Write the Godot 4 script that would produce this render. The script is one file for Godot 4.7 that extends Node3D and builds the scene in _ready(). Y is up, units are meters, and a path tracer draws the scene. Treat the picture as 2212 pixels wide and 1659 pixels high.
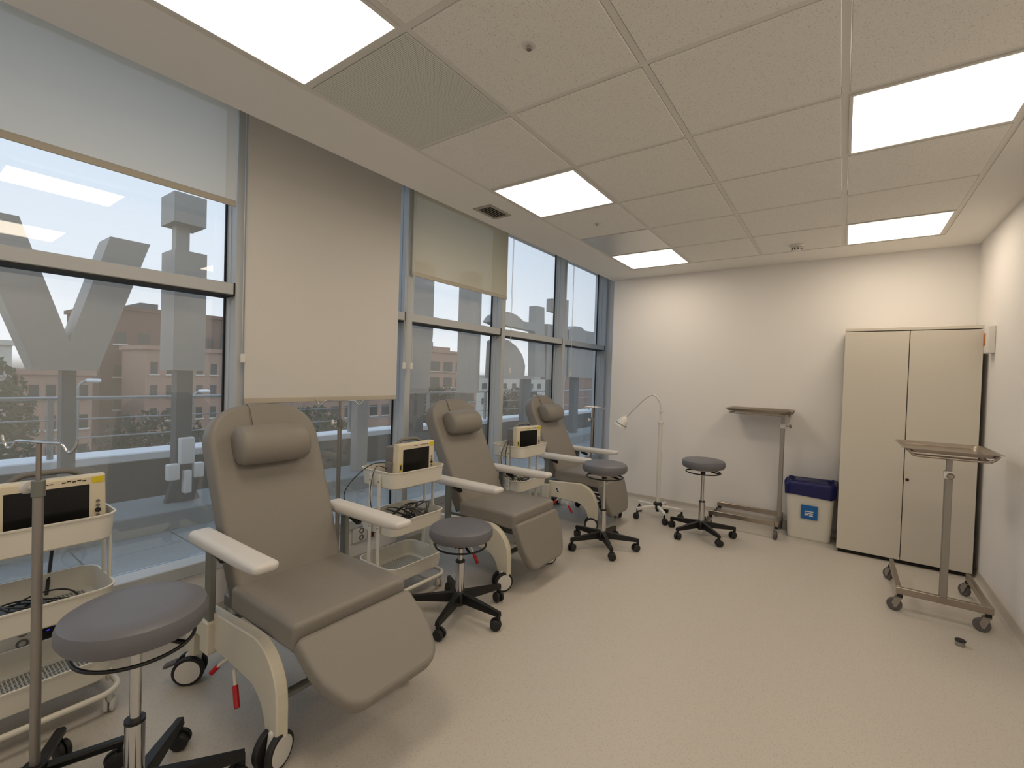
extends Node3D
# Infusion room with three grey recliners beside a glazed terrace wall. x: into the room, z: towards the viewer, y: up.

var M := {}
var names := {}
var rng := RandomNumberGenerator.new()

# ---------------------------------------------------------------- geometry helpers
func new_st() -> SurfaceTool:
	var st := SurfaceTool.new()
	st.begin(Mesh.PRIMITIVE_TRIANGLES)
	st.set_smooth_group(-1)
	return st

func face(st: SurfaceTool, pts: Array, ref: Vector3) -> void:
	var n := Vector3.ZERO
	var cen := Vector3.ZERO
	for i in pts.size():
		var a: Vector3 = pts[i]
		var b: Vector3 = pts[(i + 1) % pts.size()]
		n += a.cross(b)
		cen += a
	cen /= pts.size()
	if n.dot(cen - ref) > 0:
		pts.reverse()
	for i in range(1, pts.size() - 1):
		st.add_vertex(pts[0])
		st.add_vertex(pts[i])
		st.add_vertex(pts[i + 1])

func at(p: Vector3) -> Transform3D:
	return Transform3D(Basis.IDENTITY, p)

func turned(p: Vector3, axis: Vector3, deg: float) -> Transform3D:
	return Transform3D(Basis(axis, deg_to_rad(deg)), p)

# chamfered box
func cbox(st: SurfaceTool, size: Vector3, bevel: float, xf: Transform3D) -> void:
	st.set_smooth_group(-1)
	var h := size / 2
	var b := minf(bevel, minf(h.x, minf(h.y, h.z)) * 0.9)
	var c := xf.origin
	var p := func(ax: int, s: Vector3) -> Vector3:
		var v := Vector3(s.x * (h.x - b), s.y * (h.y - b), s.z * (h.z - b))
		v[ax] = s[ax] * h[ax]
		return xf * v
	for ax in 3:
		var u := (ax + 1) % 3
		var w := (ax + 2) % 3
		for sg in [-1.0, 1.0]:
			var q := []
			for k in [[-1.0, -1.0], [1.0, -1.0], [1.0, 1.0], [-1.0, 1.0]]:
				var s := Vector3.ZERO
				s[ax] = sg; s[u] = k[0]; s[w] = k[1]
				q.append(p.call(ax, s))
			face(st, q, c)
	if bevel <= 0.0:
		return
	for ax in 3: # edges along ax
		var u := (ax + 1) % 3
		var w := (ax + 2) % 3
		for su in [-1.0, 1.0]:
			for sw in [-1.0, 1.0]:
				var s0 := Vector3.ZERO
				s0[ax] = -1.0; s0[u] = su; s0[w] = sw
				var s1 := s0
				s1[ax] = 1.0
				face(st, [p.call(u, s0), p.call(u, s1), p.call(w, s1), p.call(w, s0)], c)
	for sx in [-1.0, 1.0]:
		for sy in [-1.0, 1.0]:
			for sz in [-1.0, 1.0]:
				var s := Vector3(sx, sy, sz)
				face(st, [p.call(0, s), p.call(1, s), p.call(2, s)], c)

# box from low to high corner
func bx(st: SurfaceTool, lo: Vector3, hi: Vector3, bevel := 0.0) -> void:
	cbox(st, (hi - lo).abs(), bevel, at((lo + hi) / 2))

# turned shape: profile of Vector2(radius, height), going up the outside
func lathe(st: SurfaceTool, prof: Array, seg: int, xf: Transform3D) -> void:
	var group := 0
	var last := Vector2.ZERO
	for i in prof.size() - 1:
		var p0: Vector2 = prof[i]
		var p1: Vector2 = prof[i + 1]
		var d := (p1 - p0).normalized()
		if i > 0 and d.dot(last) < 0.8:
			group += 1
		last = d
		st.set_smooth_group(group)
		for k in seg:
			var a0 := TAU * k / seg
			var a1 := TAU * (k + 1) / seg
			var a := xf * Vector3(p0.x * cos(a0), p0.y, p0.x * sin(a0))
			var b := xf * Vector3(p0.x * cos(a1), p0.y, p0.x * sin(a1))
			var c := xf * Vector3(p1.x * cos(a1), p1.y, p1.x * sin(a1))
			var e := xf * Vector3(p1.x * cos(a0), p1.y, p1.x * sin(a0))
			if p0.x > 1e-6:
				st.add_vertex(a); st.add_vertex(b); st.add_vertex(c)
			if p1.x > 1e-6:
				st.add_vertex(a); st.add_vertex(c); st.add_vertex(e)
	st.set_smooth_group(-1)

func cyl(st: SurfaceTool, r: float, y0: float, y1: float, seg: int, xf: Transform3D, bev := 0.0) -> void:
	if bev > 0:
		lathe(st, [Vector2(0, y0), Vector2(r - bev, y0), Vector2(r, y0 + bev), Vector2(r, y1 - bev), Vector2(r - bev, y1), Vector2(0, y1)], seg, xf)
	else:
		lathe(st, [Vector2(0, y0), Vector2(r, y0), Vector2(r, y1), Vector2(0, y1)], seg, xf)

# smooth corner path
func fillet(pts: Array, r: float, n := 5, closed := false) -> Array:
	var out := []
	var cnt := pts.size()
	for i in cnt:
		var p: Vector3 = pts[i]
		if not closed and (i == 0 or i == cnt - 1):
			out.append(p)
			continue
		var a: Vector3 = pts[(i - 1 + cnt) % cnt]
		var b: Vector3 = pts[(i + 1) % cnt]
		var ra := minf(r, (a - p).length() * 0.49)
		var rb := minf(r, (b - p).length() * 0.49)
		var pa := p + (a - p).normalized() * ra
		var pb := p + (b - p).normalized() * rb
		for k in n + 1:
			var t := float(k) / n
			out.append(pa * (1 - t) * (1 - t) + p * 2 * t * (1 - t) + pb * t * t)
	return out

func spline(pts: Array, n := 6) -> Array:
	var out := []
	for i in pts.size() - 1:
		var p0: Vector3 = pts[maxi(i - 1, 0)]
		var p1: Vector3 = pts[i]
		var p2: Vector3 = pts[i + 1]
		var p3: Vector3 = pts[mini(i + 2, pts.size() - 1)]
		for k in n:
			out.append(p1.cubic_interpolate(p2, p0, p3, float(k) / n))
	out.append(pts[-1])
	return out

func tube(st: SurfaceTool, pts: Array, r: float, seg := 8, closed := false, flat := 1.0) -> void:
	var cnt := pts.size()
	var rings := []
	var nrm := Vector3.ZERO
	for i in cnt:
		var a: Vector3 = pts[(i - 1 + cnt) % cnt] if closed or i > 0 else pts[i]
		var b: Vector3 = pts[(i + 1) % cnt] if closed or i < cnt - 1 else pts[i]
		var t := (b - a).normalized()
		if i == 0:
			nrm = t.cross(Vector3.UP if absf(t.y) < 0.9 else Vector3.RIGHT).normalized()
		nrm = (nrm - t * nrm.dot(t)).normalized()
		var bi := t.cross(nrm)
		var ring := []
		for k in seg:
			var an := TAU * k / seg
			ring.append(pts[i] + (nrm * cos(an) + bi * sin(an) * flat) * r)
		rings.append(ring)
	st.set_smooth_group(0)
	var last := cnt if closed else cnt - 1
	for i in last:
		var r0: Array = rings[i]
		var r1: Array = rings[(i + 1) % cnt]
		var ref: Vector3 = (pts[i] + pts[(i + 1) % cnt]) / 2
		for k in seg:
			var k1 := (k + 1) % seg
			face(st, [r0[k], r0[k1], r1[k1], r1[k]], ref)
	st.set_smooth_group(-1)
	if not closed:
		face(st, rings[0].duplicate(), pts[1])
		face(st, rings[cnt - 1].duplicate(), pts[cnt - 2])

# outline in xy swept along z, with rounded rims
func ext(st: SurfaceTool, poly: PackedVector2Array, depth: float, bevel: float, steps: int, xf: Transform3D, smooth := true) -> void:
	var pl := poly.duplicate()
	if Geometry2D.is_polygon_clockwise(pl):
		pl.reverse()
	var n := pl.size()
	var off := PackedVector2Array()
	for i in n:
		var e0 := (pl[i] - pl[(i - 1 + n) % n]).normalized()
		var e1 := (pl[(i + 1) % n] - pl[i]).normalized()
		var n0 := Vector2(e0.y, -e0.x)
		var n1 := Vector2(e1.y, -e1.x)
		off.append((n0 + n1) / maxf(0.35, 1.0 + n0.dot(n1)))
	var rings := []
	var hz := depth / 2
	if bevel <= 0:
		rings = [[0.0, -hz], [0.0, hz]]
	else:
		for k in range(steps, -1, -1):
			var a := PI / 2 * k / steps
			rings.append([bevel * (1 - cos(a)), -(hz - bevel) - bevel * sin(a)])
		for k in range(0, steps + 1):
			var a := PI / 2 * k / steps
			rings.append([bevel * (1 - cos(a)), (hz - bevel) + bevel * sin(a)])
	var pt := func(i: int, ring: Array) -> Vector3:
		var v: Vector2 = pl[i] - off[i] * float(ring[0])
		return xf * Vector3(v.x, v.y, ring[1])
	st.set_smooth_group(0 if smooth else -1)
	for k in rings.size() - 1:
		for i in n:
			var j := (i + 1) % n
			var a: Vector3 = pt.call(i, rings[k])
			var b: Vector3 = pt.call(j, rings[k])
			var c: Vector3 = pt.call(j, rings[k + 1])
			var d: Vector3 = pt.call(i, rings[k + 1])
			st.add_vertex(a); st.add_vertex(c); st.add_vertex(b)
			st.add_vertex(a); st.add_vertex(d); st.add_vertex(c)
	st.set_smooth_group(-1)
	var idx := Geometry2D.triangulate_polygon(pl)
	for s in [0, rings.size() - 1]:
		var ref: Vector3 = xf * Vector3(pl[0].x, pl[0].y, 0)
		var nz: Vector3 = xf.basis.z * (-1.0 if s == 0 else 1.0)
		for q in range(0, idx.size(), 3):
			var tr := [pt.call(idx[q], rings[s]), pt.call(idx[q + 1], rings[s]), pt.call(idx[q + 2], rings[s])]
			var cen: Vector3 = (tr[0] + tr[1] + tr[2]) / 3.0
			face(st, tr, cen - nz)

# rounded box with optional bending
func rbox(st: SurfaceTool, size: Vector3, r: float, n: int, xf: Transform3D, bend = null, rs := 4) -> void:
	var h := size / 2
	r = minf(r, minf(h.x, minf(h.y, h.z)) * 0.999)
	var inner := h - Vector3(r, r, r)
	st.set_smooth_group(0)
	for ax in 3:
		var u := (ax + 1) % 3
		var w := (ax + 2) % 3
		var cu := []
		var cw := []
		for pair in [[cu, u], [cw, w]]:
			var l: Array = pair[0]
			var k: int = pair[1]
			for i in range(rs, 0, -1):
				l.append(-inner[k] - r * tan(PI / 4 * i / rs))
			for i in n + 1:
				l.append(lerpf(-inner[k], inner[k], float(i) / n))
			for i in range(1, rs + 1):
				l.append(inner[k] + r * tan(PI / 4 * i / rs))
		for sg in [-1.0, 1.0]:
			var grid := []
			for a in cu:
				var row := []
				for b in cw:
					var p := Vector3.ZERO
					p[ax] = sg * h[ax]; p[u] = a; p[w] = b
					var q := Vector3(clampf(p.x, -inner.x, inner.x), clampf(p.y, -inner.y, inner.y), clampf(p.z, -inner.z, inner.z))
					var o := q + (p - q).normalized() * r
					if bend != null:
						o = bend.call(o)
					row.append(xf * o)
				grid.append(row)
			for i in cu.size() - 1:
				for j in cw.size() - 1:
					var q4 := [grid[i][j], grid[i + 1][j], grid[i + 1][j + 1], grid[i][j + 1]]
					if sg > 0:
						q4.reverse()
					st.add_vertex(q4[0]); st.add_vertex(q4[1]); st.add_vertex(q4[2])
					st.add_vertex(q4[0]); st.add_vertex(q4[2]); st.add_vertex(q4[3])
	st.set_smooth_group(-1)

func rrect(hx: float, hz: float, r: float, n := 5) -> Array:
	var out := []
	for c in [[1, 1, 0.0], [-1, 1, 90.0], [-1, -1, 180.0], [1, -1, 270.0]]:
		for k in n + 1:
			var a: float = deg_to_rad(c[2] + 90.0 * k / n)
			out.append(Vector2(c[0] * (hx - r) + r * cos(a), c[1] * (hz - r) + r * sin(a)))
	return out

# rings of rounded rectangles [half x, half z, corner, y]; inside out if the rings turn down again
func loops(st: SurfaceTool, rings: Array, cap_first := true, cap_last := true, xf := Transform3D.IDENTITY, n := 5) -> void:
	var pts := []
	for r in rings:
		var l := []
		for v in rrect(r[0], r[1], r[2], n):
			l.append(xf * Vector3(v.x, r[3], v.y))
		pts.append(l)
	var cnt: int = pts[0].size()
	for i in pts.size() - 1:
		st.set_smooth_group(i + 1)
		for k in cnt:
			var k1 := (k + 1) % cnt
			var a: Vector3 = pts[i][k]
			var b: Vector3 = pts[i][k1]
			var c: Vector3 = pts[i + 1][k1]
			var d: Vector3 = pts[i + 1][k]
			st.add_vertex(a); st.add_vertex(b); st.add_vertex(c)
			st.add_vertex(a); st.add_vertex(c); st.add_vertex(d)
	st.set_smooth_group(-1)
	if cap_first:
		face(st, pts[0].duplicate(), pts[0][0] + xf.basis.y)
	if cap_last:
		face(st, pts[-1].duplicate(), pts[-1][0] - xf.basis.y)

# ---------------------------------------------------------------- scene helpers
func numbered(n: String) -> String:
	if not names.has(n):
		names[n] = 0
		return n
	names[n] += 1
	return "%s_%03d" % [n, names[n]]

func obj(called: String, st: SurfaceTool, m: Material, parent: Node = null) -> MeshInstance3D:
	st.generate_normals()
	var o := MeshInstance3D.new()
	o.mesh = st.commit()
	o.material_override = m
	o.cast_shadow = GeometryInstance3D.SHADOW_CASTING_SETTING_ON
	if parent == null:
		o.name = numbered(called)
		add_child(o)
	else:
		o.name = called
		parent.add_child(o, true)
	return o

func inst(called: String, mesh: Mesh, m: Material, xf: Transform3D, parent: Node) -> MeshInstance3D:
	var o := MeshInstance3D.new()
	o.mesh = mesh
	o.material_override = m
	o.transform = xf
	o.name = called
	parent.add_child(o, true)
	return o

func mesh_of(st: SurfaceTool) -> ArrayMesh:
	st.generate_normals()
	return st.commit()

func tag(o: Node, label: String, category: String, group := "") -> Node:
	o.set_meta("label", label)
	o.set_meta("category", category)
	if group != "":
		o.set_meta("group", group)
	return o

func thing(called: String, label: String, category: String, pos := Vector3.ZERO, turn := 0.0, group := "") -> Node3D:
	var o := Node3D.new()
	o.name = numbered(called)
	add_child(o)
	o.position = pos
	o.rotation.y = deg_to_rad(turn)
	tag(o, label, category, group)
	return o

func setting(called: String) -> Node3D:
	var o := Node3D.new()
	o.name = called
	add_child(o)
	o.set_meta("kind", "structure")
	return o

func struct(called: String, st: SurfaceTool, m: Material) -> MeshInstance3D:
	var o := obj(called, st, m)
	o.set_meta("kind", "structure")
	return o

# ---------------------------------------------------------------- materials
func mat(key: String, r: float, g: float, b: float, rough := 0.6, metal := 0.0) -> StandardMaterial3D:
	var m := StandardMaterial3D.new()
	m.albedo_color = Color(r, g, b)
	m.roughness = rough
	m.metallic = metal
	m.resource_name = key
	M[key] = m
	return m

func grain(size: int, seed_: int, lo: float, hi: float, flecks: Array, soft := 0) -> ImageTexture:
	var r := RandomNumberGenerator.new()
	r.seed = seed_
	var im := Image.create(size, size, false, Image.FORMAT_RGB8)
	for y in size:
		for x in size:
			var v := r.randf_range(lo, hi)
			im.set_pixel(x, y, Color(v, v, v))
	for f in flecks: # [count, radius, colour]
		for i in f[0]:
			var cx := r.randi_range(0, size - 1)
			var cy := r.randi_range(0, size - 1)
			var w := r.randi_range(1, f[1])
			var h := r.randi_range(1, f[1])
			for dy in h:
				for dx in w:
					im.set_pixel((cx + dx) % size, (cy + dy) % size, f[2])
	if soft > 0:
		im.resize(size / soft, size / soft, Image.INTERPOLATE_LANCZOS)
		im.resize(size, size, Image.INTERPOLATE_CUBIC)
	im.generate_mipmaps()
	return ImageTexture.create_from_image(im)

func textured(m: StandardMaterial3D, t: Texture2D, scale: float) -> void:
	m.albedo_texture = t
	m.uv1_triplanar = true
	m.uv1_world_triplanar = true
	m.uv1_scale = Vector3(scale, scale, scale)

func make_materials() -> void:
	mat("wall", 0.91, 0.90, 0.89, 0.75)
	mat("ceiling_plaster", 0.93, 0.92, 0.90, 0.85)
	mat("tile", 0.965, 0.955, 0.93, 0.9)
	textured(M.tile, grain(256, 5, 0.93, 1.0, [[900, 2, Color(0.82, 0.82, 0.82)]]), 2.5)
	mat("grid_bar", 0.88, 0.87, 0.845, 0.5)
	mat("plenum", 0.25, 0.25, 0.25, 0.9)
	mat("floor", 0.79, 0.765, 0.725, 0.42)
	textured(M.floor, grain(512, 7, 0.95, 0.99, [[5200, 3, Color(0.9, 0.89, 0.88)], [2600, 2, Color(1, 1, 1)], [1300, 2, Color(0.8, 0.79, 0.78)]]), 1.6)
	mat("alu", 0.74, 0.755, 0.765, 0.42, 0.0)
	mat("gasket", 0.04, 0.045, 0.05, 0.6)
	mat("glass", 0.93, 0.95, 0.95, 0.0, 0.135) # solar-control glass: a faint metal coating
	M.glass.transparency = BaseMaterial3D.TRANSPARENCY_ALPHA
	M.glass.albedo_color.a = 0.02
	mat("blind", 0.895, 0.885, 0.865, 0.9)
	M.blind.backlight_enabled = true
	M.blind.backlight = Color(0.36, 0.36, 0.355)
	textured(M.blind, grain(256, 9, 0.93, 1.0, []), 9.0)
	mat("screen_blind", 0.86, 0.845, 0.79, 0.9)
	M.screen_blind.transparency = BaseMaterial3D.TRANSPARENCY_ALPHA
	M.screen_blind.albedo_color.a = 0.80
	M.screen_blind.backlight_enabled = true
	M.screen_blind.backlight = Color(0.80, 0.765, 0.67)
	mat("pale_blind", 0.92, 0.915, 0.90, 0.9)
	M.pale_blind.transparency = BaseMaterial3D.TRANSPARENCY_ALPHA
	M.pale_blind.albedo_color.a = 0.78
	M.pale_blind.backlight_enabled = true
	M.pale_blind.backlight = Color(1.0, 0.995, 0.97)
	mat("hem", 0.74, 0.71, 0.65, 0.6)
	mat("chain", 0.85, 0.85, 0.83, 0.4)
	mat("upholstery", 0.545, 0.525, 0.495, 0.50)
	textured(M.upholstery, grain(256, 11, 0.93, 1.0, [[1800, 2, Color(0.9, 0.9, 0.9)]]), 7.0)
	mat("upholstery_edge", 0.52, 0.50, 0.47, 0.55)
	mat("stool_vinyl", 0.43, 0.43, 0.455, 0.45)
	textured(M.stool_vinyl, grain(256, 13, 0.92, 1.0, [[1800, 2, Color(0.88, 0.88, 0.88)]]), 8.0)
	mat("arm_pad", 0.84, 0.83, 0.815, 0.5)
	mat("frame_white", 0.86, 0.835, 0.765, 0.4)
	mat("cart_white", 0.88, 0.865, 0.82, 0.38)
	mat("plastic_white", 0.87, 0.86, 0.84, 0.4)
	mat("black", 0.03, 0.03, 0.032, 0.45)
	mat("rubber", 0.12, 0.12, 0.125, 0.6)
	mat("grey_rubber", 0.36, 0.34, 0.34, 0.55)
	mat("red", 0.72, 0.05, 0.09, 0.4)
	mat("chrome", 0.80, 0.80, 0.80, 0.14, 1.0)
	mat("steel", 0.66, 0.62, 0.58, 0.30, 1.0)
	mat("satin_steel", 0.62, 0.60, 0.575, 0.42, 0.85)
	mat("post_metal", 0.50, 0.51, 0.49, 0.45, 0.5)
	mat("monitor_case", 0.86, 0.82, 0.72, 0.45)
	mat("monitor_grey", 0.46, 0.45, 0.43, 0.5)
	mat("screen_dark", 0.035, 0.03, 0.03, 0.22)
	mat("sticker", 0.85, 0.78, 0.12, 0.5)
	mat("ink", 0.12, 0.11, 0.10, 0.6)
	mat("cable", 0.14, 0.15, 0.16, 0.5)
	mat("cable_grey", 0.36, 0.35, 0.33, 0.5)
	mat("cuff", 0.20, 0.17, 0.16, 0.7)
	mat("cabinet", 0.83, 0.805, 0.755, 0.45)
	mat("dark_gap", 0.06, 0.055, 0.05, 0.7)
	mat("bin", 0.86, 0.845, 0.80, 0.45)
	mat("bag", 0.01, 0.035, 0.33, 0.35)
	mat("label_blue", 0.03, 0.38, 0.66, 0.5)
	mat("socket_red", 0.40, 0.09, 0.06, 0.4)
	mat("orange_switch", 0.72, 0.38, 0.16, 0.5)
	mat("perforated", 0.88, 0.885, 0.845, 0.6)
	var pim := Image.create(64, 64, false, Image.FORMAT_RGB8)
	pim.fill(Color(1, 1, 1))
	for j in 8:
		for i in 8:
			pim.fill_rect(Rect2i(i * 8 + 2, j * 8 + 2, 4, 4), Color(0.72, 0.72, 0.72))
	pim.generate_mipmaps()
	textured(M.perforated, ImageTexture.create_from_image(pim), 16.0)
	mat("tray_mesh", 0.80, 0.775, 0.71, 0.5)
	var tim := Image.create(64, 64, false, Image.FORMAT_RGB8)
	tim.fill(Color(1, 1, 1))
	for j in 8:
		for i in 8:
			tim.fill_rect(Rect2i(i * 8 + (4 if j % 2 else 0), j * 8 + 1, 5, 5), Color(0.33, 0.32, 0.3))
	tim.generate_mipmaps()
	textured(M.tray_mesh, ImageTexture.create_from_image(tim), 11.0)
	mat("access_metal", 0.84, 0.83, 0.81, 0.3, 0.3)
	mat("grille", 0.66, 0.64, 0.60, 0.5)
	mat("diffuser", 1.0, 0.98, 0.94, 0.6)
	M.diffuser.emission_enabled = true
	M.diffuser.emission = Color(1.0, 0.965, 0.90)
	M.diffuser.emission_energy_multiplier = 2.4
	mat("standby_led", 0.2, 0.15, 0.9, 0.4)
	M.standby_led.emission_enabled = true
	M.standby_led.emission = Color(0.25, 0.18, 1.0)
	M.standby_led.emission_energy_multiplier = 1.2
	# outside
	mat("paving", 0.52, 0.545, 0.55, 0.7)
	textured(M.paving, grain(256, 17, 0.85, 1.0, [[700, 3, Color(0.8, 0.8, 0.8)]]), 1.5)
	mat("joint", 0.22, 0.23, 0.24, 0.9)
	mat("concrete", 0.45, 0.475, 0.48, 0.85)
	mat("parapet_dark", 0.16, 0.18, 0.19, 0.8)
	mat("coping", 0.88, 0.89, 0.90, 0.6)
	mat("letter", 0.60, 0.575, 0.545, 0.45)
	mat("letter_post", 0.20, 0.24, 0.26, 0.6)
	mat("rail", 0.55, 0.57, 0.58, 0.3, 0.7)
	mat("ground", 0.36, 0.38, 0.34, 0.95)
	mat("brick_pink", 0.70, 0.56, 0.49, 0.9)
	textured(M.brick_pink, grain(256, 19, 0.85, 1.0, [], 4), 0.15)
	mat("brick_brown", 0.42, 0.31, 0.27, 0.9)
	mat("render_white", 0.80, 0.78, 0.74, 0.9)
	mat("slate", 0.33, 0.36, 0.39, 0.8)
	mat("far_window", 0.16, 0.18, 0.20, 0.3)
	mat("leaf", 0.10, 0.16, 0.09, 0.8)
	mat("leaf_light", 0.20, 0.25, 0.11, 0.8)
	mat("bark", 0.18, 0.14, 0.11, 0.9)

# ---------------------------------------------------------------- build order
func _ready() -> void:
	rng.seed = 4711
	make_materials()
	set_camera_and_light()
	build_shell()
	build_ceiling()
	build_windows()
	build_outside()
	build_chairs()
	build_stools()
	build_carts()
	build_stands()
	build_back_wall_things()
	build_small_things()

func set_camera_and_light() -> void:
	var cam := Camera3D.new()
	cam.name = "camera"
	cam.fov = 79.525
	cam.near = 0.05
	cam.far = 400.0
	var r := Vector3(0.81244, 0.03122, -0.58221)
	var u := Vector3(-0.03561, 0.99936, 0.0039)
	var f := Vector3(-0.58195, -0.01757, -0.81303)
	cam.transform = Transform3D(Basis(r, u, -f).orthonormalized(), Vector3(1.83062, 1.35175, 1.04478))
	cam.current = true
	add_child(cam)
	var sky_mat := ProceduralSkyMaterial.new()
	sky_mat.sky_top_color = Color(0.76, 0.86, 0.97)
	sky_mat.sky_horizon_color = Color(0.93, 0.95, 0.965)
	sky_mat.sky_curve = 0.25
	sky_mat.ground_horizon_color = Color(0.62, 0.62, 0.60)
	sky_mat.ground_bottom_color = Color(0.34, 0.34, 0.33)
	sky_mat.energy_multiplier = 1.0
	var sky := Sky.new()
	sky.sky_material = sky_mat
	var env := Environment.new()
	env.background_mode = Environment.BG_SKY
	env.sky = sky
	env.background_energy_multiplier = 1.36
	env.tonemap_mode = Environment.TONE_MAPPER_LINEAR
	env.tonemap_exposure = 1.0
	env.sdfgi_enabled = true
	env.ssao_enabled = true
	env.ssil_enabled = true
	var we := WorldEnvironment.new()
	we.name = "environment"
	we.environment = env
	add_child(we)

# ---------------------------------------------------------------- the room
const CEIL := 2.5
const SOFFIT := -0.40
const RIGHT := 2.667
const BACK := -4.02
const REAR := 3.0
const GLASS := -1.0
const NICHE := -4.93

func build_shell() -> void:
	var st := new_st()
	bx(st, Vector3(-1.05, -0.12, NICHE - 0.1), Vector3(RIGHT + 0.1, 0, REAR + 0.1))
	struct("floor", st, M.floor)
	st = new_st()
	bx(st, Vector3(-0.37, 0, BACK - 0.12), Vector3(RIGHT + 0.1, 3.0, BACK))
	bx(st, Vector3(-0.37, 0, NICHE - 0.1), Vector3(-0.27, 3.0, BACK - 0.12))
	struct("wall_back", st, M.wall)
	st = new_st()
	bx(st, Vector3(-1.05, 0, NICHE - 0.1), Vector3(-0.37, 3.0, NICHE))
	struct("wall_niche", st, M.wall)
	st = new_st()
	bx(st, Vector3(RIGHT, 0, BACK - 0.12), Vector3(RIGHT + 0.1, 3.0, REAR + 0.1))
	struct("wall_right", st, M.wall)
	st = new_st()
	bx(st, Vector3(-1.05, 0, REAR), Vector3(RIGHT + 0.1, 3.0, REAR + 0.1))
	struct("wall_rear", st, M.wall)
	# low wall under the glazing and the head over it
	st = new_st()
	bx(st, Vector3(-1.05, 0, NICHE), Vector3(-0.89, 0.26, REAR))
	bx(st, Vector3(-1.05, 2.80, NICHE), Vector3(-0.95, 3.0, REAR))
	struct("wall_window", st, M.wall)
	# coved vinyl skirting
	for side in ["back", "right", "window"]:
		st = new_st()
		var prof := PackedVector2Array([Vector2(0, 0), Vector2(0.035, 0), Vector2(0.014, 0.012), Vector2(0.006, 0.03), Vector2(0.004, 0.065), Vector2(0, 0.066)])
		var len := 0.0
		var xf := Transform3D.IDENTITY
		if side == "back":
			len = RIGHT + 0.37
			xf = Transform3D(Basis(Vector3(0, 0, 1), Vector3(0, 1, 0), Vector3(-1, 0, 0)), Vector3(-0.37 + len / 2, 0, BACK))
		elif side == "right":
			len = REAR - BACK
			xf = Transform3D(Basis(Vector3(-1, 0, 0), Vector3(0, 1, 0), Vector3(0, 0, -1)), Vector3(RIGHT, 0, BACK + len / 2))
		else:
			len = REAR - NICHE
			xf = Transform3D(Basis(Vector3(1, 0, 0), Vector3(0, 1, 0), Vector3(0, 0, 1)), Vector3(-0.89, 0, NICHE + len / 2))
		ext(st, prof, len, 0.0, 1, xf, false)
		struct("baseboard_" + side, st, M.floor)

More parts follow.
